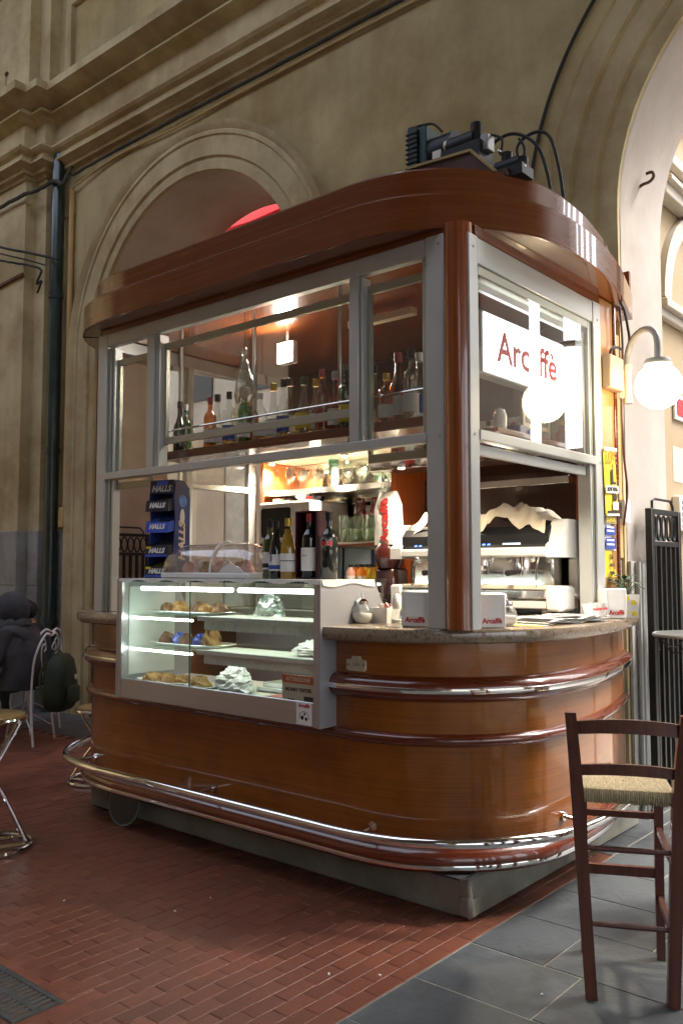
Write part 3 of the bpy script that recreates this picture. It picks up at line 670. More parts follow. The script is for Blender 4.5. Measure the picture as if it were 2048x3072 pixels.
# ---- roof
rf = MB().grid([[(p[0], p[1], z) for p in pth(o)+[(-4.52+.0, YB+.0)][:0]] for o, z in ((-.62, 2.800), (.030, 2.795), (.042, 2.797), (.042, 2.940), (.036, 2.949), (-.035, 2.950))]).build('lower_fascia', WOODF, K, True, True, 30)
MB().grid([[(p[0], p[1], z) for p in pth(o)] for o, z in ((-.034, 2.948), (-.030, 3.080), (-.036, 3.090), (-.10, 3.091))]).build('upper_fascia', WOODF, K, True, True, 30)
sof = MB().prism(pth(.025), 2.7985, 2.803).build('soffit', pm('soffit_veneer', (.40, .145, .032), .35, var=.2, scale=3, stretch=(1, 14, 1), coat=.5, crough=.1), K, True, False)
MB().prism(pth(-.06), 3.060, 3.075).build('roof_deck', pm('roof_deck', (.10, .09, .07), .9, var=.2), K, True, False)
MB().box(-4.55, -1.87, YB-.002, YB+.02, 2.80, 3.075).build('rear_fascia', WOODF, K, True, False)

# ---- inside: back shelf unit
fbox('shelf_upright', (-4.30, -4.262, 4.18, 4.498, 1.15, 2.13), WOODO); fbox('shelf_upright', (-3.165, -3.125, 4.18, 4.498, 1.15, 2.13), WOODO)
fbox('shelf_top', (-4.30, -3.125, 4.15, 4.498, 2.133, 2.165), CREAM)
fbox('shelf_mirror', (-4.26, -3.168, 4.485, 4.497, 1.2, 2.13), MIRROR, bev=.001)
sh1 = fbox('shelf_board', (-4.26, -3.168, 4.19, 4.484, 1.905, 1.925), CREAM)
sh2 = fbox('shelf_board', (-3.78, -3.168, 4.19, 4.484, 1.540, 1.562), WOODO)
def lace(xa, xb, y, z, par, drop=.035):
    n = int((xb-xa)/.012); top = []; low = []
    for k in range(n+1):
        x = xa+(xb-xa)*k/n; top.append((x, y, z)); low.append((x, y-.006-.004*sin(x*21), z-drop-(.006 if k % 2 else 0)+.004*sin(x*13)))
    MB().grid([[(p[0], p[1]+.26, z) for p in top], top, low]).build('paper_lining', LACE, par, True, False)
lace(-4.26, -3.168, 4.186, 1.929, sh1); lace(-3.78, -3.168, 4.186, 1.566, sh2, .006)
bc = fbox('back_counter', (-4.30, -1.98, 3.92, 4.498, 1.10, 1.14), STEEL)
fbox('back_counter_base', (-4.30, -1.98, 3.97, 4.498, .17, 1.10), STEELM)
fbox('inner_floor', (-4.5, -1.9, 2.95, 4.5, .173, .18), RUBBER, bev=0)
# bottle cabinet above the machine
fbox('bottle_cabinet', (-3.10, -1.935, 3.90, 4.18, 1.965, 2.0), WOODD); fbox('cabinet_mirror', (-3.09, -1.94, 4.165, 4.18, 2.0, 2.22), MIRROR, bev=0)
fbox('cabinet_edge', (-3.10, -1.935, 3.888, 3.899, 1.955, 2.004), CHROME, bev=.001)
fbox('hood_strip', (-2.62, -1.98, 4.12, 4.20, 1.835, 1.875), CHROME)
fbox('machine_backboard', (-3.12, -1.98, 4.47, 4.499, 1.14, 1.95), WOODD)
# front bottle shelf with gallery rail, right shelf
fbox('bottle_shelf', (-3.93, -2.04, 3.04, 3.28, 2.005, 2.05), WOODR); MB().tube([(-3.93, 3.045, 2.168), (-2.04, 3.045, 2.168)], .006, 8).build('gallery_rail', CHROME, K, True)
for xx in (-3.9, -3.3, -2.7, -2.1): MB().cyl((xx, 3.045, 2.05), (xx, 3.045, 2.168), .004, 6).cyl((xx, 3.16, 2.05), (xx, 3.16, 2.775), .009, 8).build('shelf_rod', STEEL, K, True)
fbox('window_shelf', (-2.04, -1.90, 3.28, 4.05, 1.985, 2.01), WOODR)
# lit downlights; the last is an extra, placed to brighten the coffee bag
for xx, yy, zz in ((-4.20, 4.20, 2.128), (-3.55, 4.20, 2.128), (-1.95, 3.25, 1.98), (-2.82, 3.82, 1.96)):
    d_ = MB().cyl((xx, yy, zz-.012), (xx, yy, zz+.01), .022, 12).build('downlight', WHITE, K, True)
    MB().cyl((xx, yy, zz-.016), (xx, yy, zz-.0125), .017, 12).build('bulb', SPOT_E, d_, True)
    sl = bpy.data.objects.new('downlight_beam', bpy.data.lights.new('downlight_beam', 'SPOT')); COL.objects.link(sl); sl.location = (xx, yy, zz-.02); sl.data.energy = 6 if zz < 1.97 else 15; sl.data.color = (1, .85, .64); sl.data.spot_size = R(150); sl.data.spot_blend = .6; sl.data.shadow_soft_size = .02
lp = at_y(853, 1054, 3.55)
wl = MB().box(lp.x-.065, lp.x+.065, 3.555, 3.60, lp.z-.070, lp.z+.060, .006).cyl((lp.x, 3.575, lp.z+.06), (lp.x, 3.575, 2.776), .008, 8).build('work_lamp', WHITE, K, True); wl['label'] = 'lit square work lamp hanging inside the kiosk'
MB().box(lp.x-.058, lp.x+.058, 3.551, 3.5545, lp.z-.062, lp.z+.052).build('lamp_face', emis('work_lamp_light', (1, .93, .80), 26.0), wl, True, False)
lb = fbox('batten_lamp', (-2.98, -2.55, 3.55, 3.60, 2.70, 2.74), CREAM)
# illuminated sign behind the right-hand glass
sg = MB().box(-2.03, -1.957, 3.25, 4.04, 2.25, 2.535, .006).build('light_box_sign', ALU, K, True); sg['label'] = 'lit white light box sign with dark red lettering'
MB().box(-1.956, -1.952, 3.262, 4.028, 2.262, 2.523).build('sign_face', SIGN_E, sg, True, False)
text('Arcaffè', .20, REDINK, sg, (-1.950-KX, 3.66-3.78, 2.385), (pi/2, 0, pi/2), bold=.004)

# ------------------------------------------------------------------ glass display case
CX0, CX1, CY0, CZ0, CZ1 = -3.94, -2.48, 2.775, .715, 1.343
D = thing('display_case', 'steel and glass pastry display case built into the kiosk counter', 'display case', (-3.21, 3.0, CZ0))
side = [(CY0, CZ0), (CY0, CZ1), (3.145, CZ1), (3.20, 1.25), (3.27, 1.15), (3.27, CZ0)]
MB().prism_ax(side, CX1-.018, CX1, 'x').build('side_panel', STEELM, D, True, False)
MB().prism_ax(side, CX0, CX0+.018, 'x').build('side_panel', STEELM, D, True, False)
MB().box(CX1-.042, CX1-.018, CY0+.001, CY0+.02, CZ0+.001, CZ1-.001, .002).build('corner_trim', STEEL, D, True); MB().box(CX0+.018, CX0+.042, CY0+.001, CY0+.02, CZ0+.001, CZ1-.001, .002).build('corner_trim', STEEL, D, True)
MB().box(CX0+.018, CX1-.018, CY0+.003, CY0+.016, CZ0+.002, .82, .003).box(CX0+.018, CX1-.018, CY0+.016, 3.26, CZ0+.002, CZ0+.012).build('base', STEEL, D, True)
MB().box(CX0+.018, CX1-.018, CY0+.0165, 3.262, .792, .800).build('deck', STEEL, D, True, False)
MB().box(CX0+.04, -3.347, CY0+.005, CY0+.010, .82, 1.328).build('front_glass', CGLASS, D, True, False); MB().box(-3.342, CX1-.04, CY0+.005, CY0+.010, .82, 1.328).build('front_glass', CGLASS, D, True, False)
MB().box(-3.3465, -3.3425, CY0+.0045, CY0+.0105, .82, 1.328).build('glass_edge', pm('glass_edge_dark', (.02, .09, .075), .1), D, True, False)
MB().box(CX0+.018, CX1-.018, CY0+.004, 3.14, 1.329, 1.337).build('top_glass', SHELFG, D, True, False)
MB().box(CX0+.02, CX1-.02, CY0+.0035, CY0+.0042, 1.3285, 1.337).build('top_glass_edge', MATS['glass_edge_dark'], D, True, False)
MB().prism_ax([(3.135, 1.328), (3.139, 1.328), (3.262, 1.15), (3.258, 1.15)], CX0+.02, CX1-.02, 'x').build('rear_door', CGLASS, D, True, False)
for (z, yb) in ((1.150, 3.20), (.985, 3.235)):
    s_ = MB().box(CX0+.02, CX1-.02, 2.83, yb, z, z+.008).build('shelf', SHELFG, D, True, False)
    MB().box(-3.34, CX1-.025, 2.822, 2.834, z-.012, z+.012, .003).build('shelf_edge', LACE, s_, True, False)
    # lace paper hanging from the shelf
    n = 60; top = [(-3.30+(.80)*k/n, 2.838+.002*sin(k), z+.010) for k in range(n+1)]; low = [(p[0], p[1]-.004, p[2]-.062-(.005 if k % 2 else 0)) for k, p in enumerate(top)]
    MB().grid([[(p[0], p[1]+.20, p[2]+.001) for p in top], top, low]).build('paper_lining', LACE, s_, True, False)
for xa, xb, yy, zz in ((-3.80, -3.10, 2.835, 1.292), (-3.05, -2.52, 2.835, 1.292)):
    MB().cyl((xa, yy, zz), (xb, yy, zz), .011, 10).build('tube_lamp', TUBE_E, D, True)
for zz in (1.135, .968):
    MB().cyl((-3.90, 2.845, zz), (-3.40, 2.845, zz), .006, 8).build('tube_lamp', TUBE_E, D, True)
    MB().cyl((-3.28, 2.862, zz), (-2.55, 2.862, zz), .006, 8).build('tube_lamp', TUBE_E, D, True)  # hidden tubes added behind the lace to brighten the case below
MB().box(CX0+.0185, CX0+.022, 2.84, 3.15, .83, 1.30).build('inner_side', WHITE, D, True, False)
st = MB().box(-2.620, -2.530, CY0+.0015, CY0+.0028, .722, .815).build('sticker', PAPER, D, True, False); st['label'] = 'white sticker with red lettering and a black sketch'
text('Arcaffè', .022, REDINK, st, (-2.575+3.21, CY0+.0008-3.0, .803-CZ0), bold=.0006)
pts = [(-2.575+.030*cos(pi*k/12), CY0+.0012, .745+.034*sin(pi*k/12)) for k in range(13)]
MB().tube(pts, .0012, 4).ball((-2.585, CY0+.001, .752), .010, 8, 6, sy=.1).ball((-2.562, CY0+.001, .748), .008, 8, 6, sy=.1).ball((-2.571, CY0+.001, .768), .006, 8, 6, sy=.1).build('sketch', BLACKINK, st, True)
# paper runner on top of the case
n = 120; a_ = [(CX0+.02+(CX1-CX0-.02)*k/n, CY0-.002+.003*sin(k*.9), 1.3445) for k in range(n+1)]
rn = MB().grid([[(p[0], 3.13, 1.3445) for p in a_], a_, [(p[0], p[1]-.004, p[2]-.012-.006*sin(k*.33)-(.003 if k % 2 else 0)) for k, p in enumerate(a_)]])
e0 = [(CX1+.001, CY0+.01+.36*k/40, 1.3447) for k in range(41)]
rn.grid([[(CX1-.10, p[1], 1.3447) for p in e0], e0, [(CX1+.006, p[1], p[2]-.022-.008*sin(k*.21)-(.003 if k % 2 else 0)) for k, p in enumerate(e0)]])
tag(rn.build('paper_runner', LACE, None, smooth=False), 'white scalloped paper runner covering the top of the display case', 'paper runner')

# trays, pastries and the rest inside the case
def tray(x, y, z, w, d, mat_, label, name='serving_tray', group=None):
    t = thing(name, label, 'tray', (x, y, z), 0, group)
    n = 20; rr = lambda f, zz: [(w/2*f*(abs(cos(2*pi*k/n))**.5)*(1 if cos(2*pi*k/n) >= 0 else -1), d/2*f*(abs(sin(2*pi*k/n))**.5)*(1 if sin(2*pi*k/n) >= 0 else -1), zz) for k in range(n)]
    mb = MB().grid([rr(.80, .003), rr(.86, .004), rr(1, .016), rr(.985, .018), rr(.85, .007), rr(.80, .006)], True)
    mb.f.append(tuple(len(mb.v)-n+k for k in range(n))); mb.m.append(0); mb.build('dish', mat_, t); return t
def lump(name, label, cat, loc, sx, sy, sz, mat_, seed, group=None, rz=0, rough_=.18):
    rnd = random.Random(seed); n, m = 24, 10; mb = MB(); rows = []
    ph = [rnd.uniform(0, 6) for _ in range(6)]
    for k in range(m+1):
        th = pi*k/m*.5+pi*.5*0; z = sin(pi/2*k/m); r = max(.02, cos(pi/2*k/m))**.7; row = []
        for i in range(n):
            a = 2*pi*i/n; w = 1+rnd.uniform(-.05, .05)+rough_*(sin(3*a+ph[0])*.5+sin(5*a+ph[1]+k)*.4+sin(2*a+ph[2]+k*.7)*.5)
            row.append((sx*r*w*cos(a), sy*r*w*sin(a), sz*z*(1+rough_*sin(4*a+ph[3]+k)+rnd.uniform(-.06, .06))))
        rows.append(row)
    mb.grid(rows, True); mb.f.append(tuple(m*n+i for i in range(n))); mb.m.append(0)
    o = mb.build(name, mat_, None, ang=70); o.location = loc; o.rotation_euler = (0, 0, rz); return tag(o, label, cat, group)
z1 = 1.158; z2 = .993; z0 = .800
tray(-3.55, 2.965, z1, .56, .22, STEEL, 'steel tray of pastries on the top shelf of the display case')
for k, (dx, dy, m_) in enumerate(((-.20, .0, PASTRY2), (-.13, .03, PASTRY), (-.06, -.02, PASTRY), (.04, .02, PASTRY2), (.12, -.01, PASTRY), (.19, .02, PASTRY2))):
    lump('pastry', 'small dark glazed pastry on the top shelf tray of the display case' if m_ is PASTRY2 else 'small golden pastry on the top shelf tray of the display case', 'pastry', (-3.55+dx, 2.965+dy, z1+.008), .045, .04, .042+.008*(k % 2), m_, k, 'pastries on the top shelf tray', k*.7)
tray(-3.56, 2.98, z2, .54, .24, STEEL, 'steel tray of filled pastries on the middle shelf of the display case')
for k in range(5):
    lump('pastry', 'pastry wrapped in blue paper on the middle shelf tray' if k % 2 else 'dark filled pastry on the middle shelf tray', 'pastry', (-3.76+.085*k, 2.97+.02*(k % 2), z2+.008), .04, .045, .05, [PASTRY2, CANDYB, PASTRY2, CANDYB, PASTRY2][k], 20+k, 'pastries on the middle shelf tray', k*.5)
lump('croissant', 'tall golden croissant at the end of the middle shelf tray', 'croissant', (-3.375, 2.95, z2+.008), .05, .045, .075, PASTRY, 31, None, .4, .3)
tray(-3.66, 2.90, z0, .40, .18, PORC, 'white platter of flat pastries on the case floor', 'platter')
for k in range(4): lump('pastry', 'flat golden pastry on the white platter in the case', 'pastry', (-3.78+.075*k, 2.895+.02*(k % 2), z0+.008), .052, .045, .036, PASTRY, 40+k, 'pastries on the white platter', k)
tray(-3.36, 2.91, z0, .22, .19, PORC, 'small white plate with one brioche on the case floor', 'plate')
lump('brioche', 'single round brioche on a small white plate in the case', 'brioche', (-3.38, 2.88, z0+.008), .058, .05, .045, PASTRY, 51, None, .3, .2)
def crumple(name, label, cat, loc, sx, sy, sz, mat_, seed, group=None, rz=0):
    rnd = random.Random(seed); n, m = 22, 12; rows = []
    for j in range(m+1):
        th = pi/2*(j/m); row = []
        for i in range(n):
            a = 2*pi*i/n; f = 1+rnd.uniform(-.20, .20)+.12*sin(3*a+seed)+.08*sin(7*a+j)
            row.append((sx*cos(th)**.8*cos(a)*f if j < m else 0, sy*cos(th)**.8*sin(a)*f if j < m else 0, max(.0005, sz*sin(th)*(1+rnd.uniform(-.16, .16)+.15*sin(2*a+seed)))))
        rows.append(row)
    o = MB().grid(rows, True).build(name, mat_, None, smooth=False); o.location = loc; o.rotation_euler = (0, 0, rz); return tag(o, label, cat, group)
crumple('paper_napkin', 'large crumpled white paper sheet standing on the case floor', 'paper', (-3.17, 2.93, z0+.001), .115, .07, .115, PAPER, 3)
crumple('paper_napkin', 'crumpled white paper bag lying on the middle shelf by the steel side', 'paper', (-2.66, 2.95, z2+.012), .11, .07, .055, PAPER, 8)
t = thing('white_box_tray', 'stack of two shallow white trays on the case floor', 'tray', (-2.93, 3.08, z0))
MB().box(-.16, .14, -.09, .10, .001, .022, .004).build('lower_tray', WHITE, t); MB().box(-.13, .16, -.08, .09, .023, .044, .004).build('upper_tray', PORC, t)
tag(MB().box(-2.87, -2.60, 2.82, 2.95, z0+.0005, z0+.012, .003).build('red_mat', RED, None), 'flat red plastic mat on the case floor behind the glass', 'mat')
t = thing('counterfeit_notice', 'cream notice card with a red header leaning behind the case glass', 'notice', (-2.625, 2.796, .802))
MB().box(-.098, .098, -.003, .003, 0, .125, .001).build('card', CREAM, t, False, False); MB().box(-.098, .098, -.0038, -.0031, .090, .125).build('red_header', pm('orange_red', (.62, .09, .03), .5), t, False, False)
text('ATTENZIONE', .024, CREAM, t, (0, -.0042, .107), bold=.0005); text('MONEY TESTER', .021, BLACKINK, t, (0, -.0036, .062), bold=.0008, sx=1.05)
MB().box(.035, .092, -.0038, -.0031, .004, .038).build('small_picture', BLACKINK, t, False, False); MB().box(-.06, -.02, -.0038, -.0031, .014, .022).build('print_line', BLACKINK, t, False, False)
crumple('plastic_bag', 'crumpled clear plastic bag on the top shelf of the case', 'plastic bag', (-3.06, 3.05, z1+.001), .085, .05, .10, POLY, 21)

# ------------------------------------------------------------------ bottles
def bottle(kind, h, r, mat_, loc, label, labm=None, cap=None, group=None, name='bottle', rz=0, lab2=None, zl=(.16, .45)):
    t = thing(name, label, 'bottle', loc, rz, group)
    P = dict(bordeaux=[(.0, 0), (.92, 0), (1, .015), (1, .60), (.95, .64), (.75, .69), (.45, .74), (.37, .78), (.36, .93), (.42, .935), (.42, .965), (.36, .97), (.36, 1.0)],
             hock=[(0, 0), (.95, 0), (1, .02), (1, .45), (.85, .58), (.55, .72), (.38, .82), (.36, .94), (.42, .945), (.42, .97), (.36, 1.0)],
             round=[(0, 0), (.9, 0), (1, .02), (1, .42), (.9, .52), (.6, .62), (.36, .72), (.32, .9), (.40, .905), (.40, .94), (.34, .95), (.34, 1.0)],
             square=[(0, 0), (.97, 0), (1, .02), (1, .62), (.9, .68), (.4, .74), (.34, .78), (.34, .88), (.42, .885), (.42, 1.0)],
             flask=[(0, 0), (.85, 0), (1, .05), (1, .30), (.85, .42), (.5, .55), (.32, .68), (.30, .90), (.38, .91), (.38, 1.0)])[kind]
    MB().lathe([(max(.0005, p*r), q*h) for p, q in P if q <= .93 or cap is None], n=14).build('glass_body', mat_, t)
    if cap is not None:
        zt = .90*h; MB().lathe([(.36*r+.0025, zt-.03*h), (.36*r+.003, h*.995), (.30*r, h)], n=12).build('cap', cap, t)
    if labm is not None:
        k0, k1 = zl; MB().lathe([(r+.0008, k0*h), (r+.0008, k1*h)], n=14, cap=False).build('paper_label', labm, t)
        if lab2 is not None: MB().lathe([(r+.0014, (k0+.1*(k1-k0))*h), (r+.0014, (k0+.35*(k1-k0))*h)], n=14, cap=False).build('label_band', lab2, t)
    return t
ZC = 1.3455
YC = 2.965
def cx_(px): return at_y(px, 1741, YC).x
bottle('bordeaux', .285, .036, WINEG, (cx_(809), YC, ZC), 'green glass white wine bottle with pale label next to the plastic dome', PAPER, BLACK, name='wine_bottle', lab2=BLACKINK)
b2 = bottle('hock', .275, .034, WINEK, (cx_(843), YC-.035, ZC), 'slim dark wine bottle with a white label showing grapes', PAPER, BLACK, name='wine_bottle', zl=(.14, .42), lab2=BLUEINK)
for k in range(5): MB().ball((.004+.006*(k % 2)-.006, -.0355, .085+.007*k), .005, 8, 6, sy=.3).build('grape_mark', pm('grape_purple', (.14, .03, .16), .6) if k == 0 else MATS['grape_purple'], b2)
b3 = bottle('hock', .285, .037, WINEY, (cx_(877), YC-.03, ZC), 'amber wine bottle with gold foil neck and cream label', PAPER, GOLD, name='wine_bottle', zl=(.12, .42)); MB().lathe([(.0376, .083), (.0380, .083), (.0380, .087), (.0376, .087)], n=14).build('label_line', BLACKINK, b3)
t = thing('wine_gift_box', 'open dark burgundy wine box with a bottle inside on the display case', 'gift box', ((cx_(894)+cx_(968))/2, YC, ZC))
MB().box(-.068, .068, .05, .056, 0, .315).box(-.068, -.060, -.03, .05, 0, .315).box(.060, .068, -.03, .05, 0, .315).box(-.06, .06, -.03, .05, 0, .008).box(-.06, .06, -.03, .05, .309, .315).build('carton', BURG, t, False, False)
b4 = bottle('bordeaux', .295, .039, WINEK, (t.location.x, YC-.005, ZC+.009), 'dark red wine bottle with a large white label standing in the open box', PAPER, RED, name='wine_bottle', zl=(.10, .46), rz=0)
text('Chateau', .014, GREYMET, b4, (0, -.0402, .10), sx=.9)
b5 = bottle('bordeaux', .305, .039, WINEK, (cx_(991), YC-.01, ZC), 'black wine bottle with a red banner and silver sunburst', None, BLACK, name='wine_bottle')
for k in range(16):
    a = 2*pi*k/16; r0, r1 = .016, .030+.006*(k % 2); cz = .165
    MB().tube([(r*sin(a)*1.0, -sqrt(max(1e-6, .0395**2-(r*sin(a))**2))-.0006, cz+r*cos(a)) for r in (r0, (r0+r1)/2, r1)], [.0016, .0011, .0004], 4).build('sun_ray', SILVER, b5)
rows = [[(.0400*sin(a), -.0400*cos(a), z) for a in [R(-62+124*k/10) for k in range(11)]] for z in (.150, .172)]
MB().grid(rows).build('red_banner', RED, b5)
# the long bottle shelf behind the front windows
SB = 2.0505
kinds = [(539, 'round', .30, .036, 'black', None, 'black'), (557, 'bordeaux', .29, .034, 'green', None, 'white'), (630, 'bordeaux', .29, .034, 'amber', 'w', 'red'), (652, 'flask', .31, .044, 'clear', 'w', 'black'), (687, 'square', .30, .036, 'clear', 'b', 'black'), (712, 'bordeaux', .29, .032, 'pale', 'w', 'red'), (733, 'bordeaux', .30, .036, 'green', 'w', 'black'), (757, 'square', .25, .034, 'amber', 'r', 'gold'), (780, 'bordeaux', .26, .034, 'clear', 'w', 'white'), (820, 'flask', .31, .042, 'clear', 'w', 'gold'), (850, 'round', .31, .036, 'clear', 'b', 'black'), (869, 'flask', .32, .046, 'pale', 'w', 'brown'), (911, 'flask', .30, .044, 'clear', 'y', 'green'), (947, 'flask', .29, .043, 'pale', 'w', 'gold'), (966, 'bordeaux', .32, .035, 'orange', 'r', 'red'), (1008, 'flask', .31, .048, 'red', 'w', 'clear'), (1037, 'bordeaux', .32, .034, 'green', 'y', 'green'), (1122, 'flask', .30, .040, 'clear', None, 'black'), (1160, 'square', .24, .04, 'orange', 'w', 'gold'), (1195, 'round', .34, .046, 'amber', 'w', 'red'), (1234, 'square', .33, .038, 'clear', 'w', 'black'), (1258, 'square', .32, .04, 'clear', 'b', 'white')]
CAPS = dict(black=BLACK, white=WHITE, red=RED, gold=GOLD, brown=WOODC, green=LEAF, clear=SILVER)
LABS = dict(w=PAPER, b=BLUEINK, y=YEL, r=RED); ln = dict(w='white', b='blue', y='yellow', r='red')
for i, (px, kd, h, r, c, lb_, cp) in enumerate(kinds):
    yy = 3.145+(.03 if i % 2 else -.01); xx = at_y(px, 1300, yy).x; xx = min(max(xx, -3.89), -2.08)
    m_ = CLEAR if c == 'clear' else LIQ[c]
    cn = dict(clear='clear glass', pale='pale straw coloured', amber='amber', green='green', red='red', orange='orange', black='black')[c]
    sh = dict(flask='bulbous', round='round shouldered', square='straight sided', bordeaux='tall')[kd]
    lab = f"{sh} {cn} bottle with {cp} cap" + (f" and {ln[lb_]} label" if lb_ else " and no label") + " on the high kiosk shelf"
    t = bottle(kd, h, r, m_, (xx, yy, SB), lab, LABS.get(lb_), CAPS[cp], 'bottles on the high kiosk shelf', zl=(.12, .38))
    if c == 'clear' : MB().lathe([(r*.9, .004), (r*.93, h*.30)], n=14).build('liquor', LIQ['pale' if i % 2 else 'gold'], t)
# a few more in the cabinet over the machine
for k in range(7):
    c = ['orange', 'pale', 'amber', 'red', 'pale', 'amber', 'orange'][k]
    bottle(['square', 'flask', 'bordeaux'][k % 3], .19, .034, LIQ[c], (-3.0+.15*k, 4.04, 2.0005), f"small {['orange','pale','amber','red','straw','brown','copper'][k]} bottle in the mirrored cabinet over the coffee machine", PAPER if k % 2 else None, [GOLD, BLACK, WHITE][k % 3], 'bottles in the mirrored cabinet')

# ------------------------------------------------------------------ things on top of the display case
cr = thing('candy_rack', 'tall blue and black card candy rack with tilted boxes on the display case', 'candy rack', (-3.815, 3.0, ZC), R(14))
prof = [(-.055, 0), (.10, 0), (.10, .44), (.085, .50), (.045, .535), (-.03, .535), (-.045, .44), (-.03, .30), (-.045, .16)]
MB().prism_ax(prof, .078, .084, 'x').build('side_wall', NAVY, cr, False, False); MB().prism_ax(prof, -.084, -.078, 'x').build('side_wall', NAVY, cr, False, False)
MB().box(-.078, .078, .094, .10, 0, .50).build('rear_wall', NAVY, cr, False, False)
hc = MB().box(-.078, .078, -.048, -.030, .46, .535, .004).build('header_card', CANDYK, cr)
text('HALLS', .045, SILVER, hc, (0, -.0495, .485), bold=.002, shear=.3); MB().box(-.03, .045, -.0485, -.0475, .505, .532).build('blue_patch', CANDYB, hc, False, False)
for k, (z, m_, tx, tm) in enumerate(((.005, CANDYK, 'HALLS', YEL), (.115, CANDYK, 'HALLS', SILVER), (.245, CANDYB, 'HALLS', PAPER), (.360, CANDYK, 'HALLS', SILVER))):
    b = MB()
    b.add([(-.077, -.085, z), (.077, -.085, z), (.077, .06, z+.03), (-.077, .06, z+.03), (-.077, -.078, z+.058), (.077, -.078, z+.058), (.077, .06, z+.095), (-.077, .06, z+.095)], [(3,2,1,0), (0,1,5,4), (1,2,6,5), (2,3,7,6), (3,0,4,7)])
    bx_ = b.build('candy_box', m_, cr, smooth=False)
    MB().add([(-.073, -.076, z+.045), (.073, -.076, z+.045), (.073, .058, z+.082), (-.073, .058, z+.082)], [(0,1,2,3)]).build('sweet_packets', SILVER if k else YEL, bx_, smooth=False)
    text(tx, .036, PAPER, bx_, (0, -.0835, z+.032), (R(83), 0, 0), bold=.002, shear=.2)
    if k in (0, 1): MB().box(-.077, .077, -.0862, -.0852, z, z+.012).build('blue_strip', CANDYB, bx_, smooth=False); MB().box(-.07, -.035, -.0842, -.083, z+.044, z+.055).build('yellow_strip', YEL, bx_, smooth=False)
text('HALLS', .075, pm('candy_orange', (.70, .55, .42), .5), cr, (.0848, .03, .20), (pi/2, -pi/2, pi/2), bold=.003, shear=.2)
MB().ball((.0845, .035, .42), .035, 12, 8, sx=.03).build('sky_patch', pm('sky_print', (.12, .25, .62), .5, var=.4, scale=20), cr)
MB().ball((.0848, .03, .335), .022, 10, 8, sx=.03, sz=2.0).build('drop_patch', PAPER, cr)
dm = thing('pastry_dome', 'clear plastic roll top dome on a white base full of small cakes', 'food cover', (-3.36, 2.985, ZC))
MB().box(-.33, .33, -.12, .12, 0, .030, .008).build('base', WHITE, dm)
rows = []
for k in range(15):
    a = pi*k/14; rows.append([(x, -.112*cos(a), .030+.150*sin(a)*(1-(abs(x)/.32)**6*.22)) for x in [-.32+.64*i/12 for i in range(13)]])
MB().grid(rows).build('cover', DOMEP, dm)
for sx_ in (-.32, .32): MB().add([(sx_, 0, .03)]+[(sx_, -.112*cos(pi*k/14), .030+.150*sin(pi*k/14)*.78) for k in range(15)], [(0, k, k+1) for k in range(1, 15)]).build('cover_end', DOMEP, dm)
ha = [(.06+.015*0, -.118*cos(a), .030+.158*sin(a)) for a in [pi*k/14 for k in range(15)]]
MB().tube(ha, .006, 6).build('rim', WHITE, dm)
MB().prism_ax([(.12, .03), (.30, .03), (.27, .055), (.2, .075), (.16, .06)], -.116, -.108, 'y').build('side_hinge', WHITE, dm)
for k in range(7):
    lump('small_cake', ['small pink cake under the plastic dome', 'small cream cake under the plastic dome', 'small golden cake under the plastic dome'][k % 3], 'cake', (-3.36-.24+.075*k, 2.985+.02*(k % 2), ZC+.030), .036, .04, .05, [pm('pink_icing', (.62, .36, .30), .6, var=.2, scale=30), CREAM, PASTRY][k % 3] if k == 0 else [MATS['pink_icing'], CREAM, PASTRY][k % 3], 70+k, 'cakes under the plastic dome')
t = thing('paper_cup', 'plain white paper cup tipped behind the candy rack', 'cup', (-3.62, 3.09, ZC)); MB().lathe([(.001, 0), (.033, 0), (.043, .10), (.041, .10), (.031, .004)], n=16, cap=False).build('cup_wall', PAPER, t)

# ------------------------------------------------------------------ things on the counter
ZK = 1.1505
def napkin_box(loc, rz, label, s=1.0):
    t = thing('napkin_dispenser', label, 'napkin dispenser', loc, rz, 'white napkin dispensers')
    w, d, h = .128*s, .085*s, .150*s
    MB().box(-w/2, w/2, -d/2, d/2, 0, h, .006).build('case', WHITE, t)
    MB().box(-w*.34, w*.34, -d/2-.0012, -d/2+.001, h*.30, h*.86).build('slot_face', pm('napkin_slot', (.80, .80, .78), .8) if 'napkin_slot' not in MATS else MATS['napkin_slot'], t, smooth=False)
    text('Arcaffè', .030*s, REDINK, t, (0, -d/2-.001, h*.20), bold=.001); text('Arcaffè', .020*s, REDINK, t, (w/2+.001, 0, h*.5), (pi/2, 0, pi/2), bold=.0006); return t
def sugar_shaker(loc, label):
    t = thing('sugar_shaker', label, 'sugar shaker', loc, 0, 'glass sugar shakers')
    MB().lathe([(.001, 0), (.030, 0), (.044, .018), (.047, .040), (.040, .066), (.026, .084), (.024, .088)], n=18, cap=False).build('jar', CLEAR, t)
    MB().lathe([(.001, .003), (.028, .003), (.042, .019), (.045, .038), (.043, .045)], n=18).build('sugar', pm('sugar', (.78, .77, .74), .9) if 'sugar' not in MATS else MATS['sugar'], t)
    MB().lathe([(.027, .084), (.028, .098), (.018, .108), (.006, .112), (.005, .135), (.001, .136)], n=14).build('spout_lid', CHROME, t)
sugar_shaker((at_z(1073, 1868, 1.15).x+.05, 3.02, ZK), 'round glass sugar shaker beside the display case side')
t = thing('sachet_bowl', 'square white porcelain bowl full of sugar sachets by the display case', 'bowl', (-2.395, 3.115, ZK))
MB().add([], []).grid([[(a*q, b*q, z) for a, b in ((-1,-1), (1,-1), (1,1), (-1,1))] for q, z in ((.042, 0), (.052, .070), (.049, .070), (.039, .006))], True).build('bowl_wall', PORC, t, smooth=False)
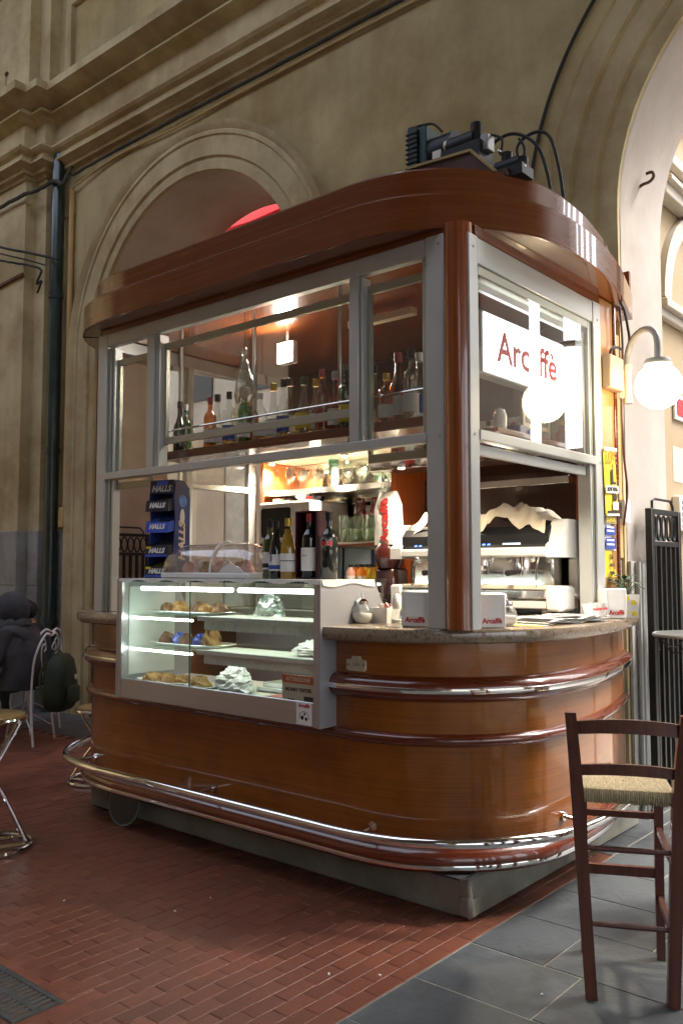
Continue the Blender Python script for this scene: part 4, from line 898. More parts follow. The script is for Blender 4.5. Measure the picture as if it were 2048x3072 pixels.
for k in range(9): MB().bar((random.uniform(-.03, .03), random.uniform(-.03, .03), .03), (random.uniform(-.04, .04), random.uniform(-.04, .04), .085), .022, .003, (0, 1, 0)).build('sachet', [PAPER, RED, PAPER, PASTRY2, CREAM][k % 5], t, smooth=False)
t = thing('squeeze_bottle', 'small clear bottle with a white rounded cap on the granite counter', 'bottle', (-2.285, 3.06, ZK))
MB().lathe([(.001, 0), (.026, 0), (.030, .012), (.026, .045), (.020, .065), (.020, .075)], n=16, cap=False).build('body', CLEAR, t); MB().lathe([(.022, .068), (.024, .085), (.022, .112), (.012, .130), (.001, .134)], n=16).build('cap', WHITE, t)
MB().lathe([(.024, .004), (.026, .02), (.024, .022)], n=14).build('contents', WHITE, t)
napkin_box((-2.115, 2.985, ZK), R(12), 'white napkin dispenser standing between the display case and the wooden post')
napkin_box((-1.865, 3.125, ZK), R(50), 'white napkin dispenser standing between the wooden post and a sugar shaker', .95)
sugar_shaker((-1.86, 3.26, ZK), 'glass sugar shaker next to the folded newspaper')
nw = thing('newspaper', 'folded newspaper lying open on the granite counter', 'newspaper', (-1.825, 3.62, ZK), R(84))
for k in range(5):
    rows = [[(-.24+.48*i/10+.012*k, -.12+.24*j/3, .0015+.003*k+.010*sin(i*.62+k*.9)**2+(.012*(i/10) if k > 2 else 0)) for i in range(11)] for j in range(4)]
    MB().grid(rows).build('page', PAPER, nw)
for k in range(4): MB().box(-.20+.11*k, -.12+.11*k, -.10, .08, .0315, .0322).build('print_block', pm('newsprint', (.25, .24, .24), .8, var=.6, scale=50) if k == 0 else MATS['newsprint'], nw, smooth=False)
tag(MB().box(-1.90, -1.74, 3.32, 3.52, ZK, ZK+.001).build('yellow_leaflet', YEL, None, smooth=False), 'yellow leaflet under the newspaper on the counter', 'leaflet')
cupt = thing('coffee_cup', 'white coffee cup on a saucer with small red lettering', 'cup', (-1.785, 3.93, ZK), R(60))
MB().lathe([(.001, 0), (.04, 0), (.075, .010), (.078, .013), (.04, .006)], n=20, cap=False).build('saucer', PORC, cupt)
MB().lathe([(.001, .008), (.028, .008), (.040, .05), (.046, .075), (.043, .075), (.036, .045), (.02, .014)], n=20, cap=False).build('cup_wall', PORC, cupt)
text('Arcaffè', .016, REDINK, cupt, (0, -.044, .052), (R(78), 0, 0), bold=.0006)
t = thing('coffee_cup', 'white coffee cup standing behind the cup on its saucer', 'cup', (-1.80, 4.035, ZK), R(60)); MB().lathe([(.001, 0), (.028, 0), (.042, .05), (.048, .078), (.045, .078), (.036, .045), (.02, .006)], n=20, cap=False).build('cup_wall', PORC, t); text('Arcaffè', .016, REDINK, t, (0, -.046, .052), (R(78), 0, 0), bold=.0006)
MB().tube([(.045, 0, .06), (.068, 0, .058), (.070, 0, .035), (.042, 0, .022)], .005, 6).build('handle', PORC, t)
napkin_box((-1.775, 4.14, ZK), R(58), 'white napkin dispenser near the potted plant at the counter end', .98)
t = thing('potted_plant', 'small dark green plant in a square white pot with yellow dots', 'plant', (-1.765, 4.30, ZK), R(40))
MB().grid([[(a*q, b*q, z) for a, b in ((-1,-1), (1,-1), (1,1), (-1,1))] for q, z in ((.045, 0), (.052, .115), (.049, .115), (.045, .09))], True).build('pot', PORC, t, smooth=False)
for dx, dz in ((-.02, .03), (.02, .075), (-.015, .095), (.025, .02)): MB().cyl((dx, -.0455-dz*.06, dz), (dx, -.0505-dz*.06, dz), .013, 10).build('yellow_dot', YEL, t)
for k in range(26):
    a = random.uniform(0, 6.28); r = random.uniform(.03, .085); z = random.uniform(.14, .21); p = Vector((r*cos(a), r*sin(a), z)); q = p+Vector((cos(a), sin(a), random.uniform(-.5, .5)))*.045; s_ = Vector((-sin(a), cos(a), .1))*.017; m_ = (p+q)/2
    MB().add([tuple(p), tuple(m_+s_), tuple(q), tuple(m_-s_), tuple((p+q)/2+Vector((0, 0, .006)))], [(0,1,4), (1,2,4), (2,3,4), (3,0,4)]).tube([(0, 0, .10), tuple(p*.6+Vector((0, 0, .05))), tuple(p)], .0022, 4).build('leaf', LEAF, t)

# ------------------------------------------------------------------ coffee machine, grinder and the back shelves
ZB = 1.1405
em = thing('espresso_machine', 'white and chrome espresso machine with a black control panel and lit screen', 'coffee machine', (-2.43, 4.10, ZB))
w2 = .475
MB().box(-w2+.05, w2-.05, -.12, .24, .10, .46, .01).build('body', pm('mirror_steel', (.66, .65, .62), .12, metal=1, var=.04), em)
MB().prism_ax([(-.20, .34), (.24, .34), (.24, .47), (-.165, .47), (-.20, .43)], -w2+.03, w2-.03, 'x').build('head', BLACK, em)
MB().box(-w2+.03, w2-.03, -.222, -.10, .315, .362, .010).build('white_bar', WHITE, em)
cpn = MB().prism_ax([(-.206, .363), (-.204, .363), (-.170, .445), (-.172, .445)], -w2+.05, w2-.05, 'x').build('control_panel', BLACK, em, smooth=False)
def on_panel(x0, x1, f0, f1, m_, nm):
    pt_ = lambda f: (-.2075+.034*f, .363+.082*f); (ya, za), (yb, zb) = pt_(f0), pt_(f1)
    MB().add([(x0, ya-.001, za), (x1, ya-.001, za), (x1, yb-.001, zb), (x0, yb-.001, zb)], [(0,1,2,3)]).build(nm, m_, cpn, smooth=False)
on_panel(.19, .29, .18, .78, LCD_E, 'screen')
for xx in (-.36, -.33, -.26, -.23, -.03, .0, .03, .07, .1, -.16, -.13): on_panel(xx, xx+.018, .15, .27, BLUE_E, 'button_light')
on_panel(-.30, -.13, .5, .6, BLUE_E, 'panel_lettering')
for s_ in (-1, 1):
    pr = [(-.225, .31), (.24, .31), (.24, .50), (-.13, .50), (-.16, .485), (-.175, .44), (-.20, .385), (-.225, .37)]
    MB().prism_ax(pr, s_*w2-.035, s_*w2+.035, 'x').build('end_cheek', WHITE, em); MB().box(s_*w2-.03, s_*w2+.03, .0, .24, .10, .31, .01).build('rear_leg', WHITE, em)
    MB().box(s_*w2-.045, s_*w2+.035, -.22, -.05, .045, .170, .012).build('base_cheek', WHITE, em); MB().lathe([(.022, 0), (.028, .05)], (s_*(w2-.09), -.12, 0), 12).build('foot', STEEL, em)
MB().box(-w2+.045, w2-.045, -.20, .20, .055, .10, .006).build('base', WHITE, em); MB().box(-w2+.045, w2-.045, -.215, -.02, .105, .150, .005).build('drip_tray', CHROME, em); MB().box(-w2+.045, w2-.045, -.222, -.04, .150, .172, .004).build('grill', CREAM, em)
for gx in (-.24, .02, .26):
    MB().lathe([(.034, .235), (.038, .28), (.038, .315)], (gx, -.12, 0), 16).build('group_head', CHROME, em)
    pf = MB().cyl((gx, -.14, .243), (gx+.01, -.30, .232), .012, 10, .015).build('filter_handle', BLACK, em); MB().cyl((gx, -.13, .225), (gx, -.13, .245), .036, 16).build('filter_cup', CHROME, pf)
for gx in (-.37, .38): MB().tube([(gx, -.18, .315), (gx, -.21, .25), (gx+.005, -.215, .18), (gx+.01, -.225, .165)], .005, 8).build('steam_wand', CHROME, em)
for gx in (-.33, -.1, .13, .36): MB().ball((gx, -.21, .302), .017, 12, 8).build('tap_knob', CHROME, em)
pj = thing('milk_jug', 'polished steel milk jug standing on the coffee machine grill', 'jug', (-2.50, 3.97, ZB+.1725)); MB().lathe([(.001, 0), (.042, 0), (.044, .02), (.038, .08), (.040, .105), (.037, .105), (.034, .02)], n=18, cap=False).build('jug_wall', CHROME, pj); MB().tube([(-.040, 0, .09), (-.068, 0, .085), (-.066, 0, .03), (-.042, 0, .02)], .005, 6).build('handle', CHROME, pj)
rnd = random.Random(5); rows = []
for j in range(17):
    row = []
    for i in range(49):
        x = -.43+.84*i/48; y = -.15+.30*j/16; e = min(1, min(i, 48-i)/5)
        h = .030+.026*abs(sin(i*.33+j*.22))+.018*abs(sin(i*.71-j*.35))+.050*math.exp(-((x-.20-.15*y)/.10)**2)+.045*math.exp(-((x+.24)/.16)**2)+.010*sin(i*.9+j*.8)*e+rnd.uniform(-.004, .004)
        h *= .35+.65*e
        if j < 3: h -= (3-j)*.024+.010*sin(i*.5)
        row.append((x+.012*sin(j*.7+i*.3), y+.02*sin(i*.35)*(1 if j < 4 else .3), max(-.045 if j < 3 else .003, h)))
    rows.append(row)
cl = MB().grid(rows).build('linen_cloth', LINEN, None, ang=80); cl.location = (-2.42, 4.05, ZB+.472); tag(cl, 'crumpled cream cloth thrown over the top of the coffee machine', 'cloth')
gr = thing('coffee_grinder', 'dark red and steel coffee grinder below a paper coffee bag', 'grinder', (-3.06, 4.02, ZB))
MB().box(-.085, .085, -.12, .12, 0, .05, .01).build('base', BLACK, gr); MB().box(-.07, .07, -.05, .10, .05, .26, .015).build('body', pm('grinder_red', (.07, .012, .010), .25, coat=.6), gr); MB().cyl((0, -.07, .08), (0, -.07, .20), .045, 14).build('doser', CLEAR, gr)
MB().lathe([(.07, .26), (.085, .30), (.085, .36), (.06, .40)], n=18).build('hopper', MATS['grinder_red'], gr); MB().box(-.03, .03, -.16, -.10, .09, .12, .006).build('fork', STEEL, gr)
t = thing('coffee_bag', 'white paper coffee bag with tall red lettering standing on the grinder', 'coffee bag', (-3.06, 4.02, ZB+.395), R(-8))
rows = []
for k in range(9):
    f = k/8; sxx = .082*(1-.18*max(0, f-.82)/.18); syy = .05*(1-.75*max(0, f-.7)/.3); n = 16
    rows.append([(sxx*max(-1, min(1, 1.25*cos(2*pi*i/n)))*(1+.03*sin(k*2.1+i)), syy*max(-1, min(1, 1.25*sin(2*pi*i/n)))*(1+.06*sin(k*1.3+i*2)), .31*f) for i in range(n)])
mb = MB().grid(rows, True); mb.f += [tuple(range(16))[::-1], tuple(8*16+i for i in range(16))]; mb.m += [0, 0]; mb.build('bag', PAPER, t)
text('Arcaffè', .088, REDINK, t, (.022, -.056, .140), (pi/2, -pi/2, 0), bold=.003)
for nm, px_, y_, r_, h_ in (('steel canister', 1255, 4.05, .045, .30),):
    t = thing('steel_canister', 'tall bronze coloured canister beside the grinder', 'canister', (at_y(px_, 1700, y_).x, y_, ZB)); MB().lathe([(.001, 0), (r_, 0), (r_, h_-.02), (r_*.9, h_), (.001, h_)], n=18).build('drum', pm('bronze_metal', (.30, .19, .10), .3, metal=.7), t)
mw = thing('microwave_oven', 'cream white microwave oven on the back counter behind the bottles', 'microwave', (-3.97, 4.24, 1.565), 0)
MB().box(-.235, .24, -.16, .22, 0, .275, .012).build('case', WHITE, mw); MB().box(-.20, .06, -.166, -.159, .04, .235, .01).build('door_window', BLACK, mw); MB().lathe([(.001, 0), (.024, 0), (.022, .014), (.001, .015)], n=16).build('knob', WHITE, mw)
kn = mw.children[-1] if len(mw.children) else None
for o in list(bpy.data.objects):
    if o.parent == mw and o.name.startswith('knob'): o.rotation_euler = (pi/2, 0, 0); o.location = (.15, -.16, .20)
MB().box(-.23, .235, -.155, .215, -.012, .0, .0).build('foot_strip', BLACK, mw, smooth=False)
stn = MB().box(-4.24, -3.80, 4.10, 4.48, 1.1405, 1.552, .006).build('steel_cupboard', STEELM, K, True)
def glass_cup(kind, loc, mat_, label, group, h=.11, r=.034):
    prof = dict(tumbler=[(.001, 0), (.8, 0), (.82, .01), (1, 1), (.94, 1), (.77, .06)], wine=[(.001, 0), (.75, 0), (.72, .03), (.12, .06), (.10, .45), (.5, .55), (.95, .75), (.9, 1), (.85, 1), (.88, .76), (.45, .58)],
                flute=[(.001, 0), (.75, 0), (.72, .03), (.12, .05), (.10, .32), (.55, .42), (.68, .7), (.6, 1), (.55, 1), (.6, .7)], balloon=[(.001, 0), (.8, 0), (.78, .02), (.12, .05), (.1, .35), (.6, .42), (1.05, .62), (.85, 1), (.8, 1), (1, .62)])[kind]
    o = MB().lathe([(max(.0006, p*r), q*h) for p, q in prof], n=12, cap=False).build('drinking_glass', mat_, None); o.location = loc; return tag(o, label, 'glass', group)
for i in range(16):
    px_ = 828+i*21.5; k_ = ['flute', 'flute', 'balloon', 'wine', 'wine', 'wine', 'flute', 'wine'][i % 8]
    if i in (8, 9): continue
    glass_cup(k_, (at_y(px_, 1450, 4.27).x, 4.27+(.05 if i % 2 else 0), 1.930), CLEAR, dict(flute='slim clear flute glass on the upper back shelf', balloon='wide clear balloon glass on the upper back shelf', wine='clear wine glass at the front of the upper back shelf')[k_], 'stemmed glasses on the upper back shelf', .16 if k_ != 'wine' else .14, .036)
    if i % 3 == 0: glass_cup('wine', (at_y(px_+9, 1450, 4.40).x, 4.40, 1.930), CLEAR, 'clear wine glass in the rear row of the upper back shelf', 'stemmed glasses on the upper back shelf', .15, .036)
gp = at_y(1001, 1450, 4.26).x
for k in range(6):
    o = MB().lathe([(.001, 0), (.030, 0), (.036, .05), (.0365, .052), (.034, .052), (.028, .004)], n=14, cap=False).build('plastic_cup', glass('green_plastic', (.10, .62, .40), .9, .06, .05, .1) if k == 0 else (MATS['green_plastic'] if k > 1 else glass('lime_plastic', (.72, .75, .05), .9, .06, .05, .12)), None); o.location = (gp, 4.26, 1.930+.026*k); tag(o, ['turquoise plastic cup in the stack on the glass shelf', 'lime plastic cup near the bottom of the coloured stack'][k == 1], 'cup', 'stacked coloured plastic cups')
for i in range(13):
    px_ = 1030+i*11.5; glass_cup('tumbler', (at_y(px_, 1620, 4.24+.07*(i % 3)).x, 4.24+.07*(i % 3), 1.5685), GREENG, 'pale green tumbler stacked on the lower back shelf', 'green tumblers on the lower back shelf', .085, .034)
    if i % 2 == 0: glass_cup('tumbler', (at_y(px_, 1620, 4.24+.07*(i % 3)).x, 4.24+.07*(i % 3), 1.6545), GREENG, 'pale green tumbler on top of another on the lower shelf', 'upper green tumblers on the lower back shelf', .085, .034)
for k, px_ in enumerate((1080, 1128)):
    o = MB().lathe([(.001, .10), (.028, .10), (.031, .08), (.036, .04), (.042, 0), (.040, 0), (.026, .096)], n=16, cap=False).build('magenta_tumbler', MAGENTA, None); o.location = (at_y(px_, 1580, 4.24).x, 4.24, 1.742); tag(o, ['upside down ribbed magenta tumbler nearer the microwave', 'upside down ribbed magenta tumbler nearer the coffee bag'][k], 'tumbler', 'magenta tumblers on the glasses')
t = thing('fluted_bowl', 'white fluted paper bowl on top of the microwave', 'bowl', (-3.93, 4.24, 1.8405)); n = 24
MB().grid([[(r*(1+(.08 if i % 2 else -.04)*(r > .03))*cos(2*pi*i/n), r*(1+(.08 if i % 2 else -.04)*(r > .03))*sin(2*pi*i/n), z) for i in range(n)] for r, z in ((.005, 0), (.035, 0), (.065, .055), (.062, .055))], True).build('bowl_wall', PAPER, t, smooth=False)
for k, (dx, m_, lab) in enumerate(((-.16, CREAM, 'stack of cream saucers on the microwave'), (-.08, CLEAR, 'glass dish on the microwave beside the fluted bowl'), (.14, RED, 'red lid lying on the microwave'), (.20, BLACK, 'black round tin on the microwave corner'))):
    tag(MB().lathe([(.001, 0), (.036, 0), (.042, .016), (.042, .030), (.001, .034)], (-3.97+dx, 4.20, 1.8405), 16).build('round_dish', m_, None), lab, 'dish')
for i in range(9):
    px_ = 1052+i*16; c = ['pale', 'orange', 'orange', 'gold', 'gold', 'orange', 'gold', 'gold', 'amber'][i]; yy = 4.10+.06*(i % 2)
    t = thing('juice_bottle', f"small {['pink','orange','red','peach','yellow','apricot','pear','lemon','amber'][i]} juice bottle in the row below the tumblers", 'bottle', (at_y(px_, 1740, yy).x, yy, ZB+.145), 0, 'juice bottles below the tumblers')
    MB().lathe([(.001, 0), (.028, 0), (.029, .09), (.016, .115), (.014, .125)], n=12).build('juice', JUICE[c], t); MB().lathe([(.016, .122), (.016, .140), (.001, .141)], n=12).build('lid', LEAF if i % 2 else BLACK, t)
    MB().lathe([(.0295, .02), (.0295, .07)], n=12, cap=False).build('paper_label', [PAPER, YEL, CREAM][i % 3], t)
fbox('juice_step', (-3.78, -3.14, 4.05, 4.46, 1.1402, 1.285), STEEL)
t = thing('drinks_card', 'small blue and yellow drinks card hung under the lower shelf', 'card', (-3.42, 4.46, 1.40)); MB().box(-.12, .12, -.004, .004, 0, .13).build('card', YEL, t, smooth=False); MB().box(-.115, -.04, -.006, -.0045, .02, .12).box(-.02, .07, -.006, -.0045, .03, .12).build('blue_print', CANDYB, t, smooth=False)
# hanging plastic bag, right shelf oddments
hb_ = thing('hanging_plastic_bag', 'clear knotted plastic bag hanging behind the front window', 'plastic bag', (-3.31, 3.10, 2.25))
n = 14; rows = []
for z, r in ((0, .004), (.01, .045), (.05, .058), (.11, .054), (.17, .040), (.23, .022), (.26, .008), (.275, .012), (.30, .020), (.315, .006)):
    rows.append([(r*cos(2*pi*i/n)*(1+.16*sin(3*i+z*40)), r*.8*sin(2*pi*i/n)*(1+.16*sin(2*i+z*55)), z) for i in range(n)])
MB().grid(rows, True).build('bag_skin', POLY, hb_, smooth=False); MB().tube([(0, 0, .31), (.002, 0, .42), (0, 0, .526)], .002, 5).build('string', IRON, hb_); MB().ball((0, 0, .07), .03, 8, 6, sz=1.2).build('contents', CREAM, hb_)
tag(MB().lathe([(.001, 0), (.028, 0), (.032, .07), (.022, .10), (.001, .11)], (-1.97, 3.42, 2.0105), 14).build('white_jug', PORC, None), 'small white jug on the shelf below the lit sign', 'jug')
for k in range(2): tag(MB().box(-2.0, -1.93, 3.53+.09*k, 3.60+.09*k, 2.0105, 2.055-.015*k, .004).build('blue_carton', CANDYB if k else NAVY, None), ['dark blue carton beside the white jug', 'bright blue carton on the shelf below the lit sign'][k], 'carton')
t = thing('calendar_sheet', 'pale printed calendar sheet leaning on the shelf below the lit sign', 'sheet', (-2.02, 3.86, 2.0105)); MB().box(-.004, .004, -.14, .14, 0, .17).build('sheet', CREAM, t, smooth=False)
for k in range(6): MB().box(.0045, .0055, -.12+.085*(k % 3), -.06+.085*(k % 3), .02+.07*(k//3), .07+.07*(k//3)).build('printed_panel', MATS['newsprint'], t, smooth=False)

# ------------------------------------------------------------------ refrigeration unit and cables on the roof
YR = 3.22
ru = thing('condenser_unit', 'old black refrigeration condenser unit sitting on the kiosk roof', 'condenser', (-2.1, YR+.15, 3.075))
pa_, pb_ = at_y(1220, 385, YR), at_y(1350, 400, YR)
xl, xr_, zt = pa_.x, pb_.x, pa_.z-.005
MB().box(xl, xl+.055, YR, YR+.30, 3.075, zt, .004).build('coil', BLUEPIPE, ru, True)
for k in range(16): MB().box(xl-.006, xl+.061, YR-.005, YR+.305, 3.085+k*(zt-3.095)/16, 3.091+k*(zt-3.095)/16).build('fin', IRON, ru, True, False)
MB().box(xl+.058, xl+.10, YR+.01, YR+.29, 3.075, zt-.005, .006).build('fan_shroud', pm('teal_shroud', (.03, .06, .065), .5, metal=.3), ru, True)
MB().cyl((xl+.10, YR+.10, zt-.13), (xr_-.02, YR+.10, zt-.13), .085, 16).build('fan_motor', BLACK, ru, True); MB().box(xl+.135, xl+.18, YR+.012, YR+.02, zt-.20, zt-.15).build('rating_label', PAPER, ru, True, False)
MB().box(xl, xr_+.30, YR-.02, YR+.30, 3.0751, 3.11, .005).build('base_board', WOODD, ru, True)
a, b, c = at_y(1224, 507, YR-.06), at_y(1412, 452, YR-.06), at_y(1484, 512, YR-.06)
MB().bar(a, b, .02, .012).bar(b, c, .02, .012).build('plank_edge', pm('raw_plank', (.34, .25, .11), .8, var=.2), ru, True)
MB().add([tuple(a), tuple(b), tuple(c), (c.x, YR-.055, 3.076), (a.x, YR-.055, 3.076)]+[(p.x, YR-.035, p.z) for p in (a, b, c)]+[(c.x, YR-.035, 3.076), (a.x, YR-.035, 3.076)], [(0,1,2,3,4), (9,8,7,6,5), (0,5,6,1), (1,6,7,2), (2,7,8,3), (4,9,5,0)]).build('plank', WOODD, ru, True, False)
q = at_y(1400, 430, YR+.05); MB().cyl((q.x-.09, q.y, q.z+.0), (q.x+.05, q.y, q.z), .045, 14).cyl((q.x+.05, q.y, q.z-.02), (q.x+.05, q.y, q.z+.075), .026, 12).box(q.x-.1, q.x+.1, q.y-.06, q.y+.06, 3.11, q.z-.03).build('compressor', BLACK, ru, True)
MB().cyl((q.x-.10, q.y-.01, q.z+.005), (q.x-.085, q.y-.01, q.z+.005), .035, 12).build('collar', CREAM, ru, True); MB().box(q.x+.085, q.x+.125, q.y-.03, q.y+.03, q.z-.075, q.z-.0, .004).build('terminal_box', GREYMET, ru, True)
q2 = at_y(1520, 490, YR+.05); MB().cyl((q2.x-.05, q2.y, q2.z-.02), (q2.x+.07, q2.y, q2.z-.02), .035, 12).cyl((q2.x, q2.y, q2.z-.03), (q2.x, q2.y, q2.z+.045), .025, 10).cyl((q2.x+.07, q2.y, q2.z-.05), (q2.x+.07, q2.y, q2.z), .03, 10).box(q2.x-.06, q2.x+.1, q2.y-.05, q2.y+.05, 3.076, q2.z-.04).build('pump', BLACK, ru, True); MB().ball((q2.x+.09, q2.y-.02, q2.z-.045), .014, 8, 6).ball((q2.x-.02, q2.y-.03, q2.z+.05), .009, 8, 6).build('fitting', CHROME, ru, True)
def smooth_path(pts, n=6):
    P = [pts[0]]+list(pts)+[pts[-1]]; out = []
    for i in range(1, len(P)-2):
        a, b, c, d = [Vector(p) for p in P[i-1:i+3]]
        for k in range(n):
            t_ = k/n; out.append(.5*(2*b+(c-a)*t_+(2*a-5*b+4*c-d)*t_*t_+(-a+3*b-3*c+d)*t_**3))
    out.append(Vector(pts[-1])); return out
for i, pts in enumerate(([(1470, 455), (1485, 425), (1530, 402), (1575, 410), (1615, 445), (1640, 515), (1652, 580)], [(1565, 495), (1550, 450), (1570, 415), (1615, 395), (1650, 415), (1675, 500), (1690, 598)], [(1430, 408), (1475, 405), (1505, 420), (1500, 465)], [(1225, 388), (1270, 375), (1300, 373), (1325, 395)], [(1555, 415), (1572, 450), (1562, 540)])):
    MB().tube(smooth_path([at_y(px, py, [3.55, 3.65, YR+.06, YR+.02, 3.5][i]) for px, py in pts]), .008 if i < 2 else .006, 6).build('cable', RUBBER, ru, True)

# ------------------------------------------------------------------ wall fittings
pi_ = thing('drain_pipe', 'dark green cast iron rainwater pipe running down beside the arch', 'pipe', (-7.88, 4.745, 0))
MB().tube([(0, 0, 0), (0, 0, 5.60), (.01, .02, 5.68), (.04, .05, 5.73), (.09, .06, 5.74)], .068, 16).build('shaft', PIPE, pi_)
for z in (.9, 2.6, 4.2): MB().lathe([(.070, -.03), (.078, -.03), (.078, .03), (.070, .03)], (0, 0, z), 16, False).build('collar', PIPE, pi_)
oc = thing('ochre_conduit', 'thin ochre painted pipe on the wall between drainpipe and arch', 'pipe', (-7.735, 4.815, 0)); MB().tube([(0, 0, 1.85), (0, 0, 5.3)], .028, 10).build('shaft', PLASTERO, oc); MB().box(-.045, .045, -.05, .03, 1.82, 2.02, .006).build('junction', PLASTERO, oc); MB().tube([(0, 0, 0), (0, 0, 1.82)], .022, 8).build('lower_shaft', STONE, oc)
def cable(name, label, pts, r=.012, mat_=RUBBER, rough_=.0):
    P = smooth_path(pts, 8)
    if rough_: P = [p+Vector((random.uniform(-1, 1), 0, random.uniform(-1, 1)))*rough_ for p in P]
    return tag(MB().tube(P, r, 6).build(name, mat_, None), label, 'cable')
pm('dusty_cable', (.05, .045, .035), .9)
cable('cornice_cable', 'thick black cable clipped along the underside of the cornice', [(-7.7, 4.79, 5.44), (-6.5, 4.80, 5.475), (-5.2, 4.79, 5.46), (-3.8, 4.80, 5.47), (0, 4.80, 5.47), (6, 4.80, 5.47)], .014, MATS['dusty_cable'], .005)
cable('cornice_wire', 'thin wire sagging just below the cornice cable', [(-7.78, 4.80, 5.30), (-7.0, 4.82, 5.42), (-6.0, 4.82, 5.40), (-4.6, 4.82, 5.42), (0, 4.82, 5.41), (6, 4.82, 5.41)], .010, PLASTERO, .003)
cable('ivy_cable', 'knotted old cable slung from the pilaster to the drainpipe top', [at_y(-420, 830, 4.6), at_y(-150, 700, 4.56), at_y(0, 623, 4.56), at_y(60, 590, 4.56), at_y(110, 572, 4.58), at_y(159, 545, 4.66), at_y(190, 548, 4.66), at_y(205, 520, 4.75), at_y(215, 500, 4.79)], .020, MATS['dusty_cable'], .008)
cable('feed_wire', 'upper of the dark wires strung to the drainpipe', [at_y(-420, 640, 4.6), at_y(-200, 690, 4.5), at_y(0, 741, 4.45), at_y(80, 757, 4.55), at_y(175, 778, 4.66)], .014)
cable('feed_wire', 'middle dark wire strung to the pilaster clip', [at_y(-420, 650, 4.6), at_y(-200, 705, 4.5), at_y(0, 760, 4.45), at_y(70, 777, 4.55), at_y(135, 795, 4.6)], .009)
cable('feed_wire', 'lower sagging dark wire ending in a tangle on the pilaster', [at_y(-420, 665, 4.6), at_y(-200, 728, 4.5), at_y(0, 780, 4.45), at_y(60, 792, 4.55), at_y(105, 800, 4.58), at_y(125, 812, 4.58), at_y(110, 850, 4.58), at_y(125, 845, 4.58), at_y(112, 880, 4.58)], .012, RUBBER, .006)
cable('arch_cable', 'black cable following the rim of the large arch', [(A2[0]-2.005*cos(R(a)), YW-.128, A2[2]+2.005*sin(R(a))) for a in range(-0, 92, 6)][::1]+[], .011)
t = thing('wall_rod', 'short rusty rod fixed to the pilaster below the wires', 'rod', tuple(at_y(40, 840, 4.58))); MB().bar(at_y(-60, 890, 4.59), at_y(70, 822, 4.59), .02, .03).build('rod', pm('rusty_iron', (.12, .05, .03), .8, var=.3), t, True)
hk = thing('iron_hook', 'rusty iron hook on the pale reveal of the large arch', 'hook', (-1.975, 5.13, 3.76))
MB().tube(smooth_path([(-.01, 0, -.03), (.03, 0, -.012), (.075, 0, -.005), (.10, 0, .02), (.09, 0, .05), (.055, 0, .05)]), .010, 8).build('hook', pm('rust', (.10, .055, .04), .8, var=.3), hk)
hk2 = thing('eye_hook', 'small iron eye with a wire on the upper pilaster', 'hook', tuple(at_y(20, 222, 4.60))); MB().tube([(.03*cos(2*pi*k/10), 0, .02*sin(2*pi*k/10)) for k in range(10)], .006, 6, True).tube([(0, 0, 0), (.05, .02, .0)], .006, 6).tube([(0, 0, -.01), (-.03, .005, -.3), (-.09, .005, -.6)], .003, 4).build('eye', IRON, hk2)
# globe lamp
gl = thing('globe_lamp', 'lit white glass globe lamp on a swan neck bracket beside the kiosk', 'lamp', (-1.775, 4.41, 2.28))
GC = Vector((-1.53, 4.18, 2.283))
bk = MB().tube([(-1.775, 4.41, 2.27), (-1.775, 4.41, 2.47)], .019, 12).tube([(-1.775, 4.41, 2.262), (-1.775, 4.41, 2.29)], .023, 12).tube([(-1.775, 4.41, 2.44), (-1.775, 4.41, 2.465)], .023, 12).build('bracket_sleeve', CREAM, gl, True)
MB().box(-1.818, -1.79, 4.39, 4.43, 2.29, 2.44, .003).build('bracket_plate', CREAM, bk, True)
arm = [(-1.775, 4.41, 2.46)]
for k in range(13):
    a = pi*k/12; f = (1-cos(a))/2; arm.append((-1.775+.245*f, 4.41-.23*f, 2.50+.105*sin(a)))
arm.append((-1.53, 4.18, 2.41)); MB().tube(arm, .0165, 10).build('swan_neck', LAMPGREY, gl, True)
MB().lathe([(.018, .03), (.06, .022), (.066, .008), (.066, -.004), (.055, -.010)], (GC.x, GC.y, 2.393), 24).build('gallery', LAMPGREY, gl, True)
MB().ball(tuple(GC), .112, 28, 18).build('globe', GLOBE_E, gl, True)
jb = thing('junction_box', 'beige junction box mounted on the kiosk side panel', 'junction box', (-1.80, 4.24, 2.32)); MB().box(-1.8255, -1.775, 4.195, 4.36, 2.315, 2.49, .006).build('box', JBOX, jb, True)
cable('panel_cable', 'thin brown cable hanging down the kiosk side panel', [(-1.80, 4.385, 2.78), (-1.795, 4.40, 2.60), (-1.80, 4.40, 2.4), (-1.80, 4.395, 2.15), (-1.80, 4.40, 1.98), (-1.80, 4.43, 1.80), (-1.81, 4.40, 1.62)], .006, WOODC)
cable('lamp_feed_cable', 'black cable looping from the roof to the lamp bracket', [(-1.79, 4.36, 2.80), (-1.775, 4.38, 2.76), (-1.77, 4.41, 2.68), (-1.765, 4.42, 2.60), (-1.77, 4.40, 2.56)], .007)
cable('box_feed_cable', 'black cable curving from the panel into the junction box', [(-1.80, 4.24, 2.49), (-1.795, 4.26, 2.53), (-1.795, 4.33, 2.55), (-1.795, 4.39, 2.55)], .007)
